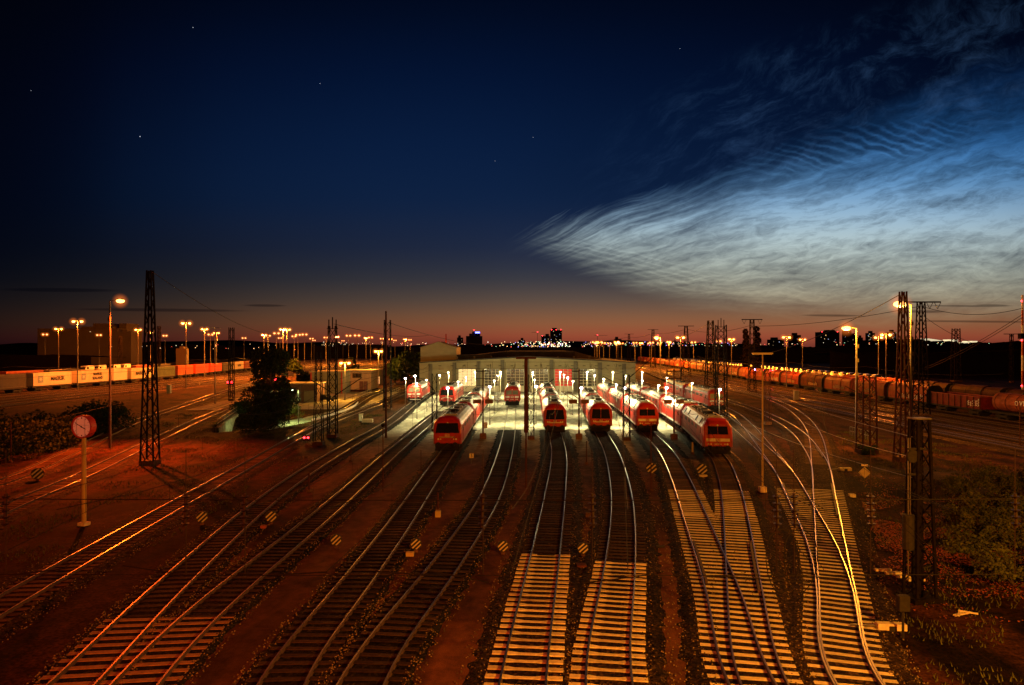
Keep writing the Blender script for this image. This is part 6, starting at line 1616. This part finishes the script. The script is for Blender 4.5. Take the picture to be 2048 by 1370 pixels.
city(75,235,657,430,'long pale industrial block with roof houses on the left horizon','citypale',3,15,roofs=((172,208,646),(225,240,646)))
city(235,262,663,430,'dark annex right of the long pale industrial block','citypale',0,16)
city(352,372,697,330,'small white building behind the container train','citypale',0,17)
# slender church steeple
Y=1500; r=empty('church',(at(1350,Y),Y,0),0,'slender church steeple on the horizon between two pylons','church'); u=Y/F
MB().box((0,0,8),(5*u,5*u,16)).build('tower',M['city'],r); q=MB(); q.tube((0,0,16),(0,0,zpx(673,Y)),2.6*u,0.2*u,6); q.build('spire',M['city'],r)
# chimney, lit red
Y=900; r=tag(MB().tube((0,0,0),(0,0,zpx(668,Y)),1.1,0.7,10).build('chimney',M['redold']),'slim orange lit chimney above the white annex','chimney'); r.location=(at(892,Y),Y,0)
pointl(r,(0,-6,8),16000,(1,0.4,0.06),0.5)
# bright white building on the right
Y=900; u=Y/F; r=empty('stadium',(at(1905,Y),Y,0),0,'brightly lit low white building with a slanting roof on the right horizon','building')
bb=lambda p: at(p,Y)-at(1905,Y)
q=MB(); q.loft([[(bb(1857),0,5),(bb(1857),0,zpx(677,Y)),(bb(1857),20,zpx(677,Y)),(bb(1857),20,5)],[(bb(1900),0,5),(bb(1900),0,zpx(683,Y)),(bb(1900),20,zpx(683,Y)),(bb(1900),20,5)]]); q.build('slanting_wing',M['bright'],r)
MB().box(((bb(1901)+bb(1910))/2,5,(zpx(679,Y)+4)/2),(bb(1910)-bb(1901),22,zpx(679,Y)-4)).build('stair_tower',M['bright'],r)
MB().box(((bb(1916)+bb(1956))/2,5,(zpx(684.5,Y)+4)/2),(bb(1956)-bb(1916),22,zpx(684.5,Y)-4)).build('low_wing',M['bright'],r)
MB().box(((bb(1939)+bb(1950))/2,5,(zpx(682,Y)+4)/2),(bb(1950)-bb(1939),20,zpx(682,Y)-4)).build('upper_storey',M['bright'],r)
# construction cranes
for i,(a,t,w_,s) in enumerate(((1075,665,12,-1),(1195,671,20,1),(1316,672,14,-1))):
    Y=1700; u=Y/F; h=zpx(t,Y); r=empty('tower_crane',(at(a,Y),Y,0),0,['tower crane left of the tallest tower','tower crane with a red tip lamp over the sorting yard lamps','small tower crane above the right horizon lamps'][i],'crane')
    MB().bar((0,0,0),(0,0,h),0.6*u,0.6*u).build('crane_mast',M['city'],r); MB().bar((-s*w_*u*0.3,0,h),(s*w_*u,0,h+0.4*u),0.5*u,0.5*u).build('jib',M['city'],r); MB().ball((0,0,h+1*u),0.9*u,6,4).build('warning_lamp',M['redlamp'],r)
# sea of small city lights
rr=random.Random(77); q=MB(); lm=[M['cl%d'%k] for k in range(5)]
for m_ in lm: q.mat(m_)
def cl_(px_,py_,k,sz):
    Y=rr.uniform(660,740) if py_>684 else 1400; 
    if Y<1000: Y=755 if -200<at(px_,700)<330 else 635
    u=Y/F; q.cur=k; q.box((at(px_,Y),Y-1.5,zpx(py_,Y)),(sz*u,0.4,sz*u))
for _ in range(150): cl_(rr.gauss(1100,65),rr.uniform(683,694),rr.choice((0,0,0,1,2,3,4)),rr.uniform(0.5,1.5))
for _ in range(34): cl_(rr.uniform(1060,1140),rr.uniform(685,693),rr.choice((0,1,1)),rr.uniform(1.0,2.0))
for _ in range(150): cl_(rr.uniform(1180,1480),rr.uniform(684,692),rr.choice((0,0,2,3,4)),rr.uniform(0.5,1.3))
for _ in range(70): cl_(rr.uniform(640,930),rr.uniform(684,692),rr.choice((0,0,2,1)),rr.uniform(0.5,1.1))
for _ in range(30): cl_(rr.uniform(250,640),rr.uniform(688,700),rr.choice((0,0,2,1)),rr.uniform(0.5,1.2))
for _ in range(40): cl_(rr.uniform(1500,2000),rr.uniform(684,690),rr.choice((0,0,2,1,4)),rr.uniform(0.5,1.0))
tag(q.build('city_lights'),kind='stuff')
# stars
for i,(a,b,s_) in enumerate(((280,273,1.3),(386,55,1.0),(640,167,0.8),(62,181,0.7),(1360,97,0.7),(1066,275,0.6),(990,322,0.6))):
    Y=12000; u=Y/F; r=tag(MB().ball((0,0,0),s_*0.6*u,6,4).build('star',M['starm']),['brightest star, on the left half of the sky','star near the top left of the sky','faint star left of the top centre','faint star near the left edge of the sky','faint star above the cloud at the top right','faint star just above the tip of the cloud','faint star left above the tip of the cloud'][i],'star'); r.location=(at(a,Y),Y,zpx(b,Y))
